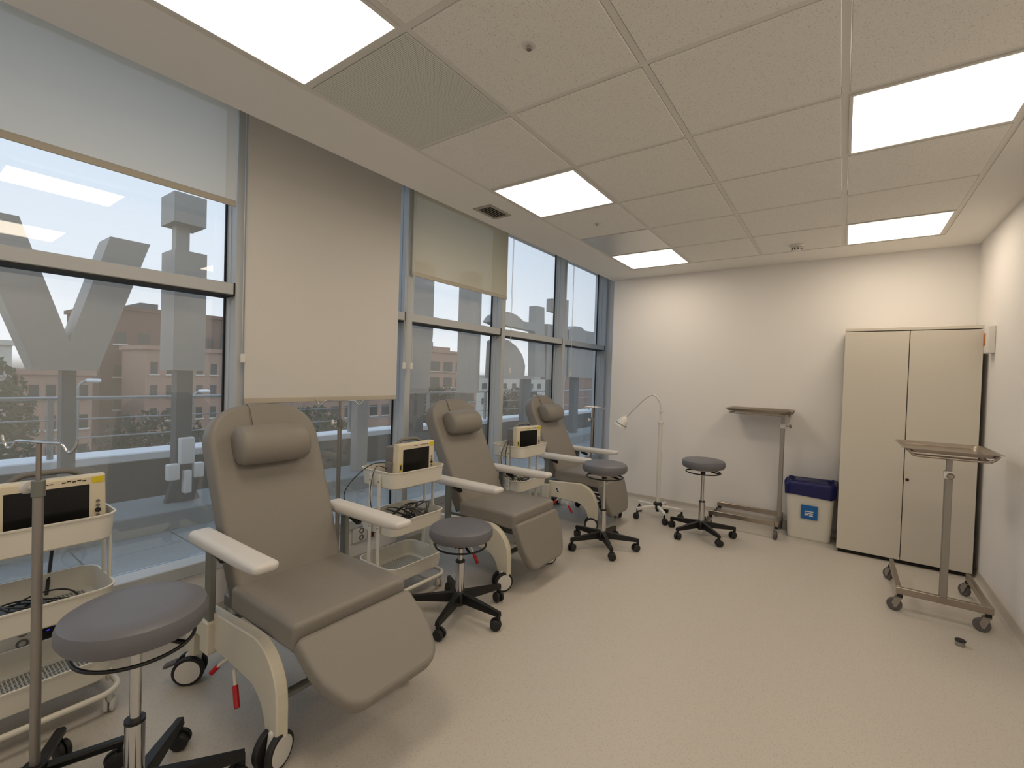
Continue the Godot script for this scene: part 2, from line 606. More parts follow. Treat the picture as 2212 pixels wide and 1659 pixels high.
func build_ceiling() -> void:
	var c := setting("ceiling")
	var st := new_st()
	bx(st, Vector3(-1.05, 2.95, NICHE - 0.1), Vector3(RIGHT + 0.1, 3.05, REAR + 0.1))
	obj("slab", st, M.ceiling_plaster, c)
	# plaster margins, the one over the windows ending in a drop beside the blinds
	st = new_st()
	bx(st, Vector3(SOFFIT, CEIL, NICHE), Vector3(-0.012, CEIL + 0.03, REAR))
	bx(st, Vector3(SOFFIT, CEIL + 0.03, NICHE), Vector3(SOFFIT + 0.03, 2.95, REAR))
	obj("margin", st, M.ceiling_plaster, c)
	st = new_st()
	bx(st, Vector3(2.412, CEIL, BACK), Vector3(RIGHT, CEIL + 0.03, REAR))
	obj("margin", st, M.ceiling_plaster, c)
	st = new_st()
	bx(st, Vector3(-0.012, CEIL, BACK), Vector3(2.412, CEIL + 0.03, -3.612))
	obj("margin", st, M.ceiling_plaster, c)
	# grid of bars
	for k in 5:
		st = new_st()
		bx(st, Vector3(k * 0.6 - 0.012, CEIL + 0.005, -3.612), Vector3(k * 0.6 + 0.012, CEIL + 0.035, REAR))
		obj("grid_bar", st, M.grid_bar, c)
	for j in range(-5, 7):
		for k in 4:
			st = new_st()
			bx(st, Vector3(k * 0.6 + 0.012, CEIL + 0.0055, -j * 0.6 - 0.012), Vector3(k * 0.6 + 0.588, CEIL + 0.034, -j * 0.6 + 0.012))
			obj("grid_bar", st, M.grid_bar, c)
	# tiles; a cell [column, row] runs from z = -row * 0.6 to -(row + 1) * 0.6
	st = new_st()
	cbox(st, Vector3(0.5725, 0.018, 0.5725), 0.003, Transform3D.IDENTITY)
	var tile := mesh_of(st)
	var lit := [[0, -4], [3, -4], [0, -1], [3, -1], [0, 2], [3, 2], [0, 5], [3, 5]]
	for j in range(-5, 6):
		for k in 4:
			if [k, j] in lit:
				continue
			var p := Vector3(k * 0.6 + 0.3, CEIL + 0.0095 + rng.randf_range(-0.001, 0.001), -j * 0.6 - 0.3)
			if [k, j] == [0, 0]:
				inst("perforated_panel", tile, M.perforated, at(p), c)
			elif [k, j] == [0, 4]:
				inst("access_panel", tile, M.access_metal, at(p), c)
			else:
				inst("ceiling_tile", tile, M.tile, at(p), c)
	# flush lamps
	var where := {"[0, -4]": "behind the viewer, on the window side", "[3, -4]": "behind the viewer, on the wall side",
		"[0, -1]": "largest in view, cut by the upper picture edge", "[3, -1]": "beside the viewer, above the right wall",
		"[0, 2]": "next to the ceiling air grille", "[3, 2]": "on the right, cut by the right picture edge",
		"[0, 5]": "smallest in view, near the corner of window and back wall", "[3, 5]": "above the cabinet, near the smoke detector"}
	for l in lit:
		var p := Vector3(l[0] * 0.6 + 0.3, CEIL, -l[1] * 0.6 - 0.3)
		var t := thing("ceiling_light", "square flush white light panel " + where[str(l)], "ceiling light", p, 0.0, "flush ceiling light panels")
		st = new_st()
		for s in [-1, 1]:
			bx(st, Vector3(-0.287, -0.001, s * 0.281 - 0.006), Vector3(0.287, 0.03, s * 0.281 + 0.006))
			bx(st, Vector3(s * 0.281 - 0.006, -0.001, -0.275), Vector3(s * 0.281 + 0.006, 0.03, 0.275))
		obj("frame", st, M.plastic_white, t)
		st = new_st()
		loops(st, [[0.275, 0.275, 0.008, 0.001], [0.275, 0.275, 0.008, 0.012]])
		obj("diffuser", st, M.diffuser, t)
		var al := AreaLight3D.new()
		al.name = "light"
		al.area_size = Vector2(0.55, 0.55)
		al.area_normalize_energy = true
		al.light_color = Color(1.0, 0.915, 0.81)
		al.light_energy = 0.53
		al.area_range = 14.0
		al.area_attenuation = 2.0
		al.shadow_enabled = true
		al.rotation_degrees = Vector3(-90, 0, 0)
		al.position = Vector3(0, -0.006, 0)
		t.add_child(al)

func build_windows() -> void:
	var near := [1.08, -0.112, -1.312, -2.506, -3.70, -4.88]
	# bay k lies between mullion k and k + 1
	for k in 5:
		var w := setting("window_%d" % (k + 1))
		var z0: float = near[k] - 0.055
		var z1: float = near[k + 1]
		var st := new_st()
		if k == 0:
			bx(st, Vector3(GLASS, 0.0, near[0] - 0.055), Vector3(-0.85, 2.95, near[0]), 0.003)
			obj("mullion", st, M.alu, w)
			st = new_st()
		bx(st, Vector3(-0.95, 0.0, z1 - 0.055), Vector3(-0.85, 2.95, z1), 0.004)
		bx(st, Vector3(GLASS, 0.0, z1 - 0.05), Vector3(-0.952, 2.95, z1 - 0.005), 0.002)
		bx(st, Vector3(-0.925, 0.0, z1 - 0.002), Vector3(-0.915, 2.9, z1 + 0.003))
		obj("mullion", st, M.alu, w)
		st = new_st()
		bx(st, Vector3(-0.99, 1.742, z1 + 0.004), Vector3(-0.86, 1.805, z0), 0.004)
		obj("transom", st, M.alu, w)
		st = new_st()
		bx(st, Vector3(-0.985, 1.733, z1 + 0.006), Vector3(-0.862, 1.7415, z0 - 0.002))
		bx(st, Vector3(-0.862, 1.738, z1 + 0.001), Vector3(-0.857, 1.807, z1 + 0.008))
		obj("transom_black_strip", st, M.gasket, w)  # black strip over the whole transom underside, plus a small black end cap
		st = new_st()
		bx(st, Vector3(-0.99, 0.262, z1 + 0.001), Vector3(-0.872, 0.325, z0 - 0.001), 0.004)
		obj("sill", st, M.alu, w)
		st = new_st()
		bx(st, Vector3(-0.99, 0.325, z1 - 0.004), Vector3(-0.978, 2.80, z1 + 0.004))
		obj("gasket", st, M.gasket, w)
		for lv in [[0.325, 1.742], [1.805, 2.81]]:
			for gx in [GLASS]:
				st = new_st()
				bx(st, Vector3(gx - 0.003, lv[0], z1 - 0.01), Vector3(gx + 0.003, lv[1], z0 + 0.01))
				obj("pane", st, M.glass, w)
	# strip beyond the first bay, outside the picture
	var w0 := setting("window_6")
	var s2 := new_st()
	bx(s2, Vector3(GLASS - 0.003, 0.325, 1.08), Vector3(GLASS + 0.003, 2.81, REAR))
	obj("pane", s2, M.glass, w0)
	s2 = new_st()
	bx(s2, Vector3(-0.99, 0.262, 1.08), Vector3(-0.872, 0.325, REAR), 0.004)
	obj("sill", s2, M.alu, w0)
	s2 = new_st()
	bx(s2, Vector3(-0.99, 1.742, 1.08), Vector3(-0.86, 1.805, REAR), 0.004)
	obj("transom", s2, M.alu, w0)
	# roller blinds: [z near, z far, bottom, chain z, material, label]
	var bl := [
		[1.06, -0.094, 2.205, -0.13, M.pale_blind, "wide half-lowered roller blind nearest the viewer, above the sign letters"],
		[-0.152, -1.21, 1.155, -1.25, M.blind, "long roller blind lowered almost to the first recliner's headrest"],
		[-1.332, -2.532, 2.085, -1.322, M.screen_blind, "see-through beige roller blind lowered a third, behind the middle recliner"],
		[-2.56, -3.74, 2.78, -2.578, M.screen_blind, "rolled-up blind with its cord hanging in the bay beside the farthest recliner"],
		[-3.78, -4.86, 2.78, -3.81, M.screen_blind, "rolled-up blind with its cord hanging in the bay nearest the back wall"]]
	for b in bl:
		var x := -0.825
		var t := thing("roller_blind", b[5], "blind", Vector3(x, b[2], (b[0] + b[1]) / 2), 0.0, "roller blinds along the glazing")
		var hw: float = (b[0] - b[1]) / 2
		var top: float = 2.9 - b[2]
		var st := new_st()
		bx(st, Vector3(-0.0006, 0.02, -hw), Vector3(0.0006, top, hw))
		obj("fabric", st, b[4], t)
		st = new_st()
		rbox(st, Vector3(0.010, 0.032, hw * 2), 0.004, 1, at(Vector3(0, 0.014, 0)))
		obj("hem_bar", st, M.hem, t)
		st = new_st()
		cyl(st, 0.03, -hw, hw, 16, Transform3D(Basis(Vector3.RIGHT, PI / 2), Vector3(0.03, top, 0)))
		obj("roller", st, M.hem, t)
		var cz: float = b[3] - (b[0] + b[1]) / 2
		st = new_st()
		var low: float = 1.42 - b[2]
		for dz in [-0.006, 0.006]:
			tube(st, [Vector3(0.03, top, cz + dz), Vector3(0.03, low, cz + dz)], 0.0016, 6)
		obj("chain", st, M.chain, t)
		st = new_st()
		rbox(st, Vector3(0.014, 0.05, 0.024), 0.006, 1, at(Vector3(0.03, low - 0.02, cz)))
		obj("chain_weight", st, M.plastic_white, t)

# ---------------------------------------------------------------- outside
func letter(label: String, parts: Array) -> void:
	# parts: [name, outline of (z, y), front x, depth, material]
	var lo := Vector2(1e9, 1e9)
	for p in parts:
		for v in p[1]:
			lo = lo.min(v)
	var t := thing("sign_letter", label, "sign letter", Vector3(-2.75, 0.16, lo.x), 0.0, "letters of the roof sign")
	for p in parts:
		var pl := PackedVector2Array()
		for v in p[1]:
			pl.append(Vector2(-(v.x - lo.x), v.y - 0.16))
		var st := new_st()
		ext(st, pl, p[3], 0.0, 1, Transform3D(Basis(Vector3(0, 0, -1), Vector3(0, 1, 0), Vector3(1, 0, 0)), Vector3(p[2] + 2.75 - p[3] / 2, 0, 0)), false)
		obj(p[0], st, p[4], t)

func rect(z0: float, z1: float, y0: float, y1: float) -> Array:
	return [Vector2(z0, y0), Vector2(z1, y0), Vector2(z1, y1), Vector2(z0, y1)]

func building(called: String, label: String, x: float, z0: float, z1: float, y1: float, depth: float, wall_mat: Material, grid: Array, roof: Array = []) -> void:
	# grid: [columns, rows, first y from the top, row step, width, height, margin]
	var t := thing(called, label, "building", Vector3(x, -9, (z0 + z1) / 2), 0.0, "")
	var w := z0 - z1
	var h := y1 + 9
	var st := new_st()
	bx(st, Vector3(-depth, 0, -w / 2), Vector3(0, h, w / 2))
	obj("wall", st, wall_mat, t)
	st = new_st()
	bx(st, Vector3(-depth - 0.2, h, -w / 2 - 0.2), Vector3(0.2, h + 0.35, w / 2 + 0.2))
	obj("parapet", st, wall_mat, t)
	for r in roof: # [dz0, dz1, height, material]
		st = new_st()
		bx(st, Vector3(-depth * 0.8, h + 0.35, r[1]), Vector3(-0.6, h + r[2], r[0]))
		obj("rooftop_unit", st, r[3], t)
	if grid.size() == 0:
		return
	st = new_st()
	bx(st, Vector3(-0.12, -grid[5] / 2, -grid[4] / 2), Vector3(0.04, grid[5] / 2, grid[4] / 2))
	var pane := mesh_of(st)
	st = new_st()
	bx(st, Vector3(-0.1, -0.12, -grid[4] / 2 - 0.1), Vector3(0.18, 0.0, grid[4] / 2 + 0.1))
	var ledge := mesh_of(st)
	for i in grid[0]:
		for j in grid[1]:
			var zz: float = w / 2 - grid[6] - (w - 2 * grid[6]) * (i / maxf(1.0, grid[0] - 1.0))
			var yy: float = h - grid[2] - grid[3] * j
			var o := inst("window", pane, M.far_window, at(Vector3(0, yy, zz)), t)
			inst("ledge", ledge, M.render_white, at(Vector3(0, -grid[5] / 2, 0)), o)

func tree(label: String, p: Vector3, r: Vector3, trunk: float, m: Material, cnt: int) -> void:
	var t := thing("tree", label, "tree", p)
	var st := new_st()
	lathe(st, [Vector2(0, 0), Vector2(0.22, 0), Vector2(0.12, trunk + r.y * 0.6), Vector2(0, trunk + r.y * 0.7)], 8, Transform3D.IDENTITY)
	obj("trunk", st, M.bark, t)
	st = new_st()
	for i in cnt:
		var d := Vector3(rng.randfn(), rng.randfn(), rng.randfn()).normalized() * pow(rng.randf(), 0.4)
		var c := Vector3(0, trunk + r.y, 0) + d * r
		var b := Basis.from_euler(Vector3(rng.randf() * TAU, rng.randf() * TAU, rng.randf() * TAU))
		var s := rng.randf_range(0.08, 0.18) * r.x * 0.5
		st.add_vertex(c + b * Vector3(-s, 0, -s * 0.6)); st.add_vertex(c + b * Vector3(s, 0, 0)); st.add_vertex(c + b * Vector3(-s * 0.4, 0, s))
	var f := obj("foliage", st, m, t)
	f.set_meta("kind", "stuff")

func build_outside() -> void:
	# terrace paving of single slabs
	var te := setting("terrace")
	var st := new_st()
	bx(st, Vector3(-4.0, -0.4, -16), Vector3(-1.05, -0.03, 3.5))
	obj("bed", st, M.joint, te)
	st = new_st()
	cbox(st, Vector3(0.592, 0.03, 0.592), 0.004, Transform3D.IDENTITY)
	var slab := mesh_of(st)
	for j in range(-4, 22):
		for i in 3:
			inst("paving_slab", slab, M.paving, at(Vector3(-1.36 - i * 0.6, -0.015 + rng.randf_range(-0.002, 0.002), -j * 0.6 - 0.1)), te)
	st = new_st()
	bx(st, Vector3(-3.2, -0.03, -16), Vector3(-2.6, 0.16, 3.5), 0.01)
	obj("kerb", st, M.concrete, te)
	st = new_st()
	bx(st, Vector3(-3.95, -0.4, -16), Vector3(-3.68, 0.42, 3.5))
	obj("parapet", st, M.parapet_dark, te)
	st = new_st()
	bx(st, Vector3(-4.0, 0.42, -16), Vector3(-3.64, 0.5, 3.5), 0.01)
	obj("coping", st, M.coping, te)
	# railing
	var ra := thing("railing", "steel terrace railing with round rails behind the sign letters", "railing", Vector3(-3.75, 0.5, -6))
	for y in [0.17, 0.34]:
		st = new_st()
		tube(st, [Vector3(0, y, 9.4), Vector3(0, y, -9.8)], 0.007, 8)
		obj("rail", st, M.rail, ra)
	st = new_st()
	tube(st, [Vector3(0, 0.53, 9.4), Vector3(0, 0.53, -9.8)], 0.017, 10)
	obj("handrail", st, M.rail, ra)
	for k in 13:
		st = new_st()
		bx(st, Vector3(-0.02, 0, 9.1 - k * 1.5), Vector3(0.02, 0.52, 9.14 - k * 1.5))
		obj("post", st, M.rail, ra)
	# letters of the roof sign, seen from the room
	var L: Material = M.letter
	var P: Material = M.letter_post
	letter("huge grey three-dimensional letter V of the roof sign, leftmost outside the window", [
		["stroke", [Vector2(0.37, 1.29), Vector2(0.03, 1.29), Vector2(-0.28, 2.32), Vector2(-0.03, 2.32), Vector2(0.19, 1.50), Vector2(0.45, 2.33), Vector2(0.71, 2.33)], -2.75, 0.3, L],
		["post", rect(0.21, 0.13, 0.16, 1.3), -2.85, 0.12, P]])
	letter("huge grey three-dimensional letter i with a square dot, right of the V", [
		["stem", rect(-0.45, -0.69, 1.31, 2.33), -2.75, 0.3, L],
		["neck", rect(-0.49, -0.59, 2.33, 2.56), -2.85, 0.1, L],
		["dot", rect(-0.44, -0.68, 2.56, 2.81), -2.75, 0.3, L],
		["post", rect(-0.51, -0.63, 0.16, 1.31), -2.84, 0.12, P],
		["brace", [Vector2(-0.45, 0.16), Vector2(-0.71, 0.16), Vector2(-0.62, 0.42), Vector2(-0.52, 0.42)], -2.86, 0.06, P]])
	letter("sign letter mostly hidden behind the long roller blind, only its foot showing", [
		["stroke", rect(-1.6, -2.5, 1.25, 2.5), -2.75, 0.3, L],
		["post", rect(-2.32, -2.47, 0.16, 1.25), -2.8, 0.12, L]])
	letter("tall upright stroke of the roof sign, left one in the bay of the see-through blind", [
		["stroke", [Vector2(-3.0, 1.08), Vector2(-3.41, 1.08), Vector2(-3.46, 1.9), Vector2(-3.46, 2.82), Vector2(-3.0, 2.82)], -2.75, 0.3, L],
		["post", rect(-3.24, -3.42, 0.16, 1.08), -2.85, 0.12, P]])
	letter("tall upright stroke of the roof sign, right one in the bay of the see-through blind", [
		["stroke", rect(-4.2, -4.48, 1.07, 2.9), -2.75, 0.22, L],
		["post", rect(-4.15, -4.32, 0.16, 1.07), -2.85, 0.12, P]])
	letter("rounded sign letter with an arched top and upright stem behind the farthest recliner", [
		["stroke", [Vector2(-4.70, 2.20), Vector2(-4.80, 2.31), Vector2(-5.0, 2.40), Vector2(-5.18, 2.42), Vector2(-5.42, 2.40), Vector2(-5.66, 2.31), Vector2(-6.03, 2.33), Vector2(-6.03, 2.64), Vector2(-6.32, 2.65), Vector2(-6.42, 1.34), Vector2(-6.06, 1.34), Vector2(-6.03, 2.17), Vector2(-5.16, 2.19), Vector2(-4.9, 2.17)], -2.75, 0.15, L],
		["bowl", [Vector2(-4.80, 1.30), Vector2(-5.72, 1.30), Vector2(-5.74, 1.54), Vector2(-5.64, 1.72), Vector2(-5.46, 1.86), Vector2(-5.21, 1.95), Vector2(-4.95, 1.97), Vector2(-4.82, 1.90)], -2.75, 0.15, L],
		["foot", rect(-5.72, -6.06, 1.30, 1.36), -2.76, 0.13, L],
		["post", rect(-5.9, -6.1, 0.16, 1.35), -2.85, 0.12, P]])
	letter("angular sign letter with a small square opening, right of the arched letter", [
		["stroke", [Vector2(-6.47, 1.30), Vector2(-7.26, 1.30), Vector2(-7.26, 2.92), Vector2(-6.6, 2.86), Vector2(-6.6, 2.62), Vector2(-6.86, 2.62), Vector2(-6.86, 2.38), Vector2(-6.47, 2.36)], -2.76, 0.12, L],
		["post", rect(-6.8, -7.0, 0.16, 1.3), -2.85, 0.12, P]])
	letter("farthest sign letter with a rounded top, in the bay nearest the back wall", [
		["stroke", [Vector2(-7.32, 1.36), Vector2(-8.58, 1.36), Vector2(-8.45, 2.39), Vector2(-8.02, 2.38), Vector2(-7.84, 2.44), Vector2(-7.54, 2.43), Vector2(-7.30, 2.33)], -2.75, 0.3, L],
		["arm", [Vector2(-8.46, 2.02), Vector2(-9.6, 1.9), Vector2(-9.6, 2.42), Vector2(-8.46, 2.36), Vector2(-8.46, 2.24), Vector2(-8.95, 2.24), Vector2(-8.95, 2.08), Vector2(-8.46, 2.1)], -2.76, 0.3, L],
		["post", rect(-7.8, -8.0, 0.16, 1.36), -2.85, 0.12, P]])
	# cable boxes fixed to the foot of the i
	var boxes := [[-0.575, 0.615, 0.11, 0.23, "largest white cable box on the foot of the sign letter i"], [-0.475, 0.44, 0.09, 0.14, "white cable box left of the sign letter's foot, lower left"],
		[-0.58, 0.345, 0.06, 0.2, "narrow upright white cable box low on the sign letter's foot"], [-0.665, 0.435, 0.08, 0.13, "small white cable box right of the sign letter's foot"]]
	for b in boxes:
		st = new_st()
		rbox(st, Vector3(0.07, b[3], b[2]), 0.012, 1, at(Vector3(-2.79, b[1], b[0])), null, 2)
		var o := obj("cable_box", st, M.plastic_white)
		tag(o, b[4], "cable box", "cable boxes on the sign")
	# city
	st = new_st()
	bx(st, Vector3(-260, -9.2, -260), Vector3(-4.0, -9.0, 160))
	struct("ground", st, M.ground)
	building("apartment_block", "low white apartment block at the far left with dark window bands", -46, 4.5, -4.9, 2.4, 10, M.render_white, [3, 4, 1.6, 2.2, 2.0, 1.0, 1.4])
	building("office_block", "low pinkish block seen under the V", -44, -5.2, -8.8, 0.4, 9, M.brick_pink, [4, 3, 1.2, 2.2, 0.5, 1.0, 0.5])
	building("apartment_block", "tall brown brick block behind the V and the i", -52, -11.0, -21.0, 6.3, 12, M.brick_brown, [5, 3, 2.6, 3.0, 0.9, 1.1, 1.4], [[2.0, 0.6, 0.9, M.slate], [-1.6, -2.8, 0.8, M.slate]])
	building("apartment_block", "pink block with paired windows in front of the brown one", -45, -12.3, -22.5, 2.6, 6, M.brick_pink, [9, 4, 1.5, 1.95, 0.5, 1.0, 0.6], [[-2.5, -5.0, 1.9, M.slate], [-4.4, -5.0, 3.0, M.slate]])
	building("apartment_block", "pink block below the long roller blind", -45, -23.5, -40.0, 1.5, 9, M.brick_pink, [9, 4, 2.2, 2.7, 1.1, 1.3, 1.2])
	building("apartment_block", "stepped pink block seen between the two upright sign strokes", -46, -42.5, -56.0, 4.4, 9, M.brick_pink, [5, 5, 2.0, 2.3, 1.8, 1.4, 1.5], [[4.6, 2.6, 1.5, M.slate], [2.6, -1.0, 0.9, M.brick_pink]])
	building("apartment_block", "long low pink block with a white top band behind the farthest recliner", -60, -66.0, -110.0, 1.0, 9, M.render_white, [12, 2, 2.0, 3.2, 1.6, 1.2, 2.0])
	building("apartment_block", "far pale block at the right end of the view outside", -55, -116.0, -170.0, 1.2, 9, M.brick_pink, [10, 3, 2.0, 3.0, 1.6, 1.3, 2.0])
	building("apartment_block", "broad dark block on the skyline behind the i", -75, -20.0, -34.0, 5.5, 9, M.slate, [6, 3, 2.0, 3.0, 1.2, 1.4, 1.2])
	tree("dark green tree left of the foot of the sign letter i", Vector3(-17, -9, -4.6), Vector3(1.7, 2.6, 2.4), 3.6, M.leaf, 4000)
	tree("dark green tree right of the foot of the sign letter i", Vector3(-20, -9, -10.6), Vector3(2.0, 2.5, 2.6), 3.4, M.leaf, 4000)
	tree("pale olive tree at the far left picture edge outside", Vector3(-26, -9, -0.8), Vector3(2.2, 3.4, 2.4), 4.2, M.leaf_light, 4000)
	tree("dark tree seen below the long roller blind", Vector3(-24, -9, -14.5), Vector3(2.2, 2.6, 2.6), 3.0, M.leaf_light, 4000)
	tree("dark tree behind the middle recliner", Vector3(-26, -9, -27.5), Vector3(2.4, 3.0, 3.0), 3.4, M.leaf, 4000)
	tree("dark tree behind the farthest recliner", Vector3(-30, -9, -45.0), Vector3(2.4, 2.6, 5.0), 3.8, M.leaf, 4000)
	for l in [[-25.0, 0.06, -9.1, "white street lamp head right of the sign letter i"], [-25.0, 0.57, -4.75, "white street lamp head right of the V"]]:
		var t := thing("street_lamp", l[3], "street lamp", Vector3(l[0], -9, l[2]))
		st = new_st()
		tube(st, fillet([Vector3(0, 0, 0.5), Vector3(0, l[1] + 8.9, 0.5), Vector3(0, l[1] + 9.05, 0)], 0.3), 0.05, 8)
		obj("pole", st, M.rail, t)
		st = new_st()
		rbox(st, Vector3(0.34, 0.17, 0.5), 0.08, 1, at(Vector3(0, l[1] + 9, 0)))
		obj("lamp_head", st, M.coping, t)

# ---------------------------------------------------------------- furniture
func arc2(c: Vector2, r: float, a0: float, a1: float, n: int) -> PackedVector2Array:
	var out := PackedVector2Array()
	for k in n + 1:
		var a := deg_to_rad(lerpf(a0, a1, float(k) / n))
		out.append(c + Vector2(cos(a), sin(a)) * r)
	return out

func twin_wheel(parent: Node, r: float, w: float, gap: float, tyre: Material, cap: Material, n := 20) -> void:
	# axle along local z through the origin
	for s in [-1.0, 1.0]:
		var xf := Transform3D(Basis(Vector3.RIGHT, PI / 2 * s), Vector3(0, 0, s * gap))
		var st := new_st()
		lathe(st, [Vector2(0, 0), Vector2(r * 0.96, 0), Vector2(r, w * 0.25), Vector2(r, w * 0.75), Vector2(r * 0.9, w), Vector2(r * 0.78, w)], n, xf)
		obj("wheel", st, tyre, parent)
		st = new_st()
		lathe(st, [Vector2(r * 0.80, w * 0.7), Vector2(r * 0.78, w * 1.02), Vector2(r * 0.5, w * 1.12), Vector2(0, w * 1.14)], n, xf)
		obj("hub_cap", st, cap, parent)

func recliner(label: String, pos: Vector3, arm_y: float, tilt: float, foot: float, wheels: Array, emblem: bool) -> void:
	var t := thing("recliner", label, "recliner", pos, 0.0, "grey patient recliners along the windows")
	var st := new_st()
	# seat cushion
	rbox(st, Vector3(0.47, 0.10, 0.50), 0.02, 6, at(Vector3(0.105, 0.425, 0)), func(p: Vector3) -> Vector3:
		var k: float = (1 - pow(p.x / 0.235, 2)) * (1 - pow(p.z / 0.25, 2))
		return p + Vector3(0, 0.008 * k if p.y > 0 else 0.0, 0))
	obj("seat", st, M.upholstery, t)
	# backrest
	var s := sin(deg_to_rad(tilt))
	var c := cos(deg_to_rad(tilt))
	var bs := Basis(Vector3(0, 0, -1), Vector3(-s, c, 0), Vector3(c, s, 0))
	var org := Vector3(-0.085, 0.43, 0)
	var pl := PackedVector2Array([Vector2(-0.235, 0.0), Vector2(0.235, 0.0), Vector2(0.246, 0.25)])
	pl.append_array(arc2(Vector2(0.085, 0.655), 0.165, 0, 82, 9))
	pl.append_array(arc2(Vector2(-0.085, 0.655), 0.165, 98, 180, 9))
	pl.append(Vector2(-0.246, 0.25))
	st = new_st()
	ext(st, pl, 0.10, 0.022, 4, Transform3D(bs, org + bs * Vector3(0, 0, -0.05)))
	obj("backrest", st, M.upholstery, t)
	# head pillow with its strap over the top
	st = new_st()
	lathe(st, [Vector2(0, -0.158), Vector2(0.062, -0.157), Vector2(0.078, -0.150), Vector2(0.086, -0.136), Vector2(0.089, -0.08), Vector2(0.09, 0), Vector2(0.089, 0.08), Vector2(0.086, 0.136), Vector2(0.078, 0.150), Vector2(0.062, 0.157), Vector2(0, 0.158)], 28, Transform3D(bs * Basis(Vector3(0, 0, 0.78), Vector3(1, 0, 0), Vector3(0, 1, 0)), org + bs * Vector3(-0.012, 0.612, 0.046)))
	var pil := obj("head_pillow", st, M.upholstery, t)
	st = new_st()
	var path := [Vector3(0.02, 0.64, 0.03), Vector3(0.02, 0.72, 0.008), Vector3(0.02, 0.80, 0.006), Vector3(0.02, 0.823, -0.01), Vector3(0.02, 0.827, -0.05), Vector3(0.02, 0.823, -0.09), Vector3(0.02, 0.78, -0.105), Vector3(0.02, 0.6, -0.106)]
	for i in path.size() - 1:
		var a: Vector3 = path[i]
		var b: Vector3 = path[i + 1]
		var nn := (b - a).cross(Vector3.RIGHT).normalized() * -0.013
		var q := []
		for e in [-0.085, 0.085]:
			q.append([org + bs * (a + Vector3(e, 0, 0)), org + bs * (b + Vector3(e, 0, 0)), org + bs * (a + Vector3(e, 0, 0) - nn), org + bs * (b + Vector3(e, 0, 0) - nn)])
		var ref: Vector3 = (q[0][0] + q[1][1] + q[0][2] + q[1][3]) / 4
		face(st, [q[0][0], q[0][1], q[1][1], q[1][0]], ref)
		face(st, [q[0][2], q[0][3], q[1][3], q[1][2]], ref)
		face(st, [q[0][0], q[0][1], q[0][3], q[0][2]], ref)
		face(st, [q[1][0], q[1][1], q[1][3], q[1][2]], ref)
	obj("strap", st, M.upholstery_edge, pil)
	# foot rest
	s = sin(deg_to_rad(foot))
	c = cos(deg_to_rad(foot))
	var fb := Basis(Vector3(0, 0, -1), Vector3(-s, c, 0), Vector3(c, s, 0))
	pl = PackedVector2Array()
	pl.append_array(arc2(Vector2(0.225, -0.03), 0.025, 0, 90, 4))
	pl.append_array(arc2(Vector2(-0.225, -0.03), 0.025, 90, 180, 4))
	pl.append(Vector2(-0.247, -0.13))
	pl.append(Vector2(-0.238, -0.185))
	pl.append_array(arc2(Vector2(-0.125, -0.222), 0.09, 200, 264, 7))
	pl.append_array(arc2(Vector2(0.125, -0.222), 0.09, 276, 340, 7))
	pl.append(Vector2(0.238, -0.185))
	pl.append(Vector2(0.247, -0.13))
	st = new_st()
	ext(st, pl, 0.06, 0.016, 3, Transform3D(fb, Vector3(0.335, 0.415, 0) + fb * Vector3(0, 0, 0.0)))
	obj("footrest", st, M.upholstery, t)
	# side frames in one piece with the legs
	pl = PackedVector2Array([Vector2(-0.43, 0.13), Vector2(-0.35, 0.13), Vector2(-0.345, 0.225), Vector2(-0.33, 0.24), Vector2(0.0, 0.235)])
	pl.append_array(arc2(Vector2(0.125, 0.10), 0.13, 80, 10, 8))
	pl.append_array([Vector2(0.262, 0.10), Vector2(0.335, 0.10), Vector2(0.335, 0.20)])
	pl.append_array(arc2(Vector2(0.158, 0.222), 0.175, 0, 90, 9))
	pl.append_array([Vector2(-0.38, 0.365), Vector2(-0.42, 0.345)])
	for z in [0.277, -0.277]:
		st = new_st()
		ext(st, pl, 0.042, 0.004, 1, at(Vector3(0, 0, z)), false)
		obj("side_frame", st, M.frame_white, t)
	st = new_st()
	for x in [0.28, -0.3]:
		tube(st, [Vector3(x, 0.26 if x < 0 else 0.21, -0.26), Vector3(x, 0.26 if x < 0 else 0.21, 0.26)], 0.016, 10)
	bx(st, Vector3(-0.3, 0.33, -0.2), Vector3(0.3, 0.372, 0.2))
	obj("underframe", st, M.post_metal, t)
	# arms
	for z in [1.0, -1.0]:
		st = new_st()
		rbox(st, Vector3(0.56, 0.05, 0.09), 0.022, 8, at(Vector3(-0.012, arm_y - 0.026, z * 0.303)), func(p: Vector3) -> Vector3:
			var k: float = clampf((p.x - 0.14) / 0.14, 0, 1)
			return p + Vector3(0, k * k * 0.016 * (0.025 - p.y) / 0.05, 0))
		var arm := obj("armrest", st, M.arm_pad, t)
		st = new_st()
		bx(st, Vector3(-0.20, 0.22, z * 0.303 - 0.012), Vector3(-0.155, arm_y - 0.05, z * 0.303 + 0.012), 0.003)
		obj("armrest_post", st, M.post_metal, arm)
		st = new_st()
		bx(st, Vector3(-0.215, 0.22, z * 0.305 - 0.02), Vector3(-0.145, 0.35, z * 0.305 + 0.02), 0.006)
		obj("post_socket", st, M.frame_white, arm)
		st = new_st()
		rbox(st, Vector3(0.075, 0.025, 0.03), 0.01, 1, turned(Vector3(-0.095, arm_y - 0.067, z * 0.303), Vector3.BACK, -18))
		obj("release_knob", st, M.black, arm)
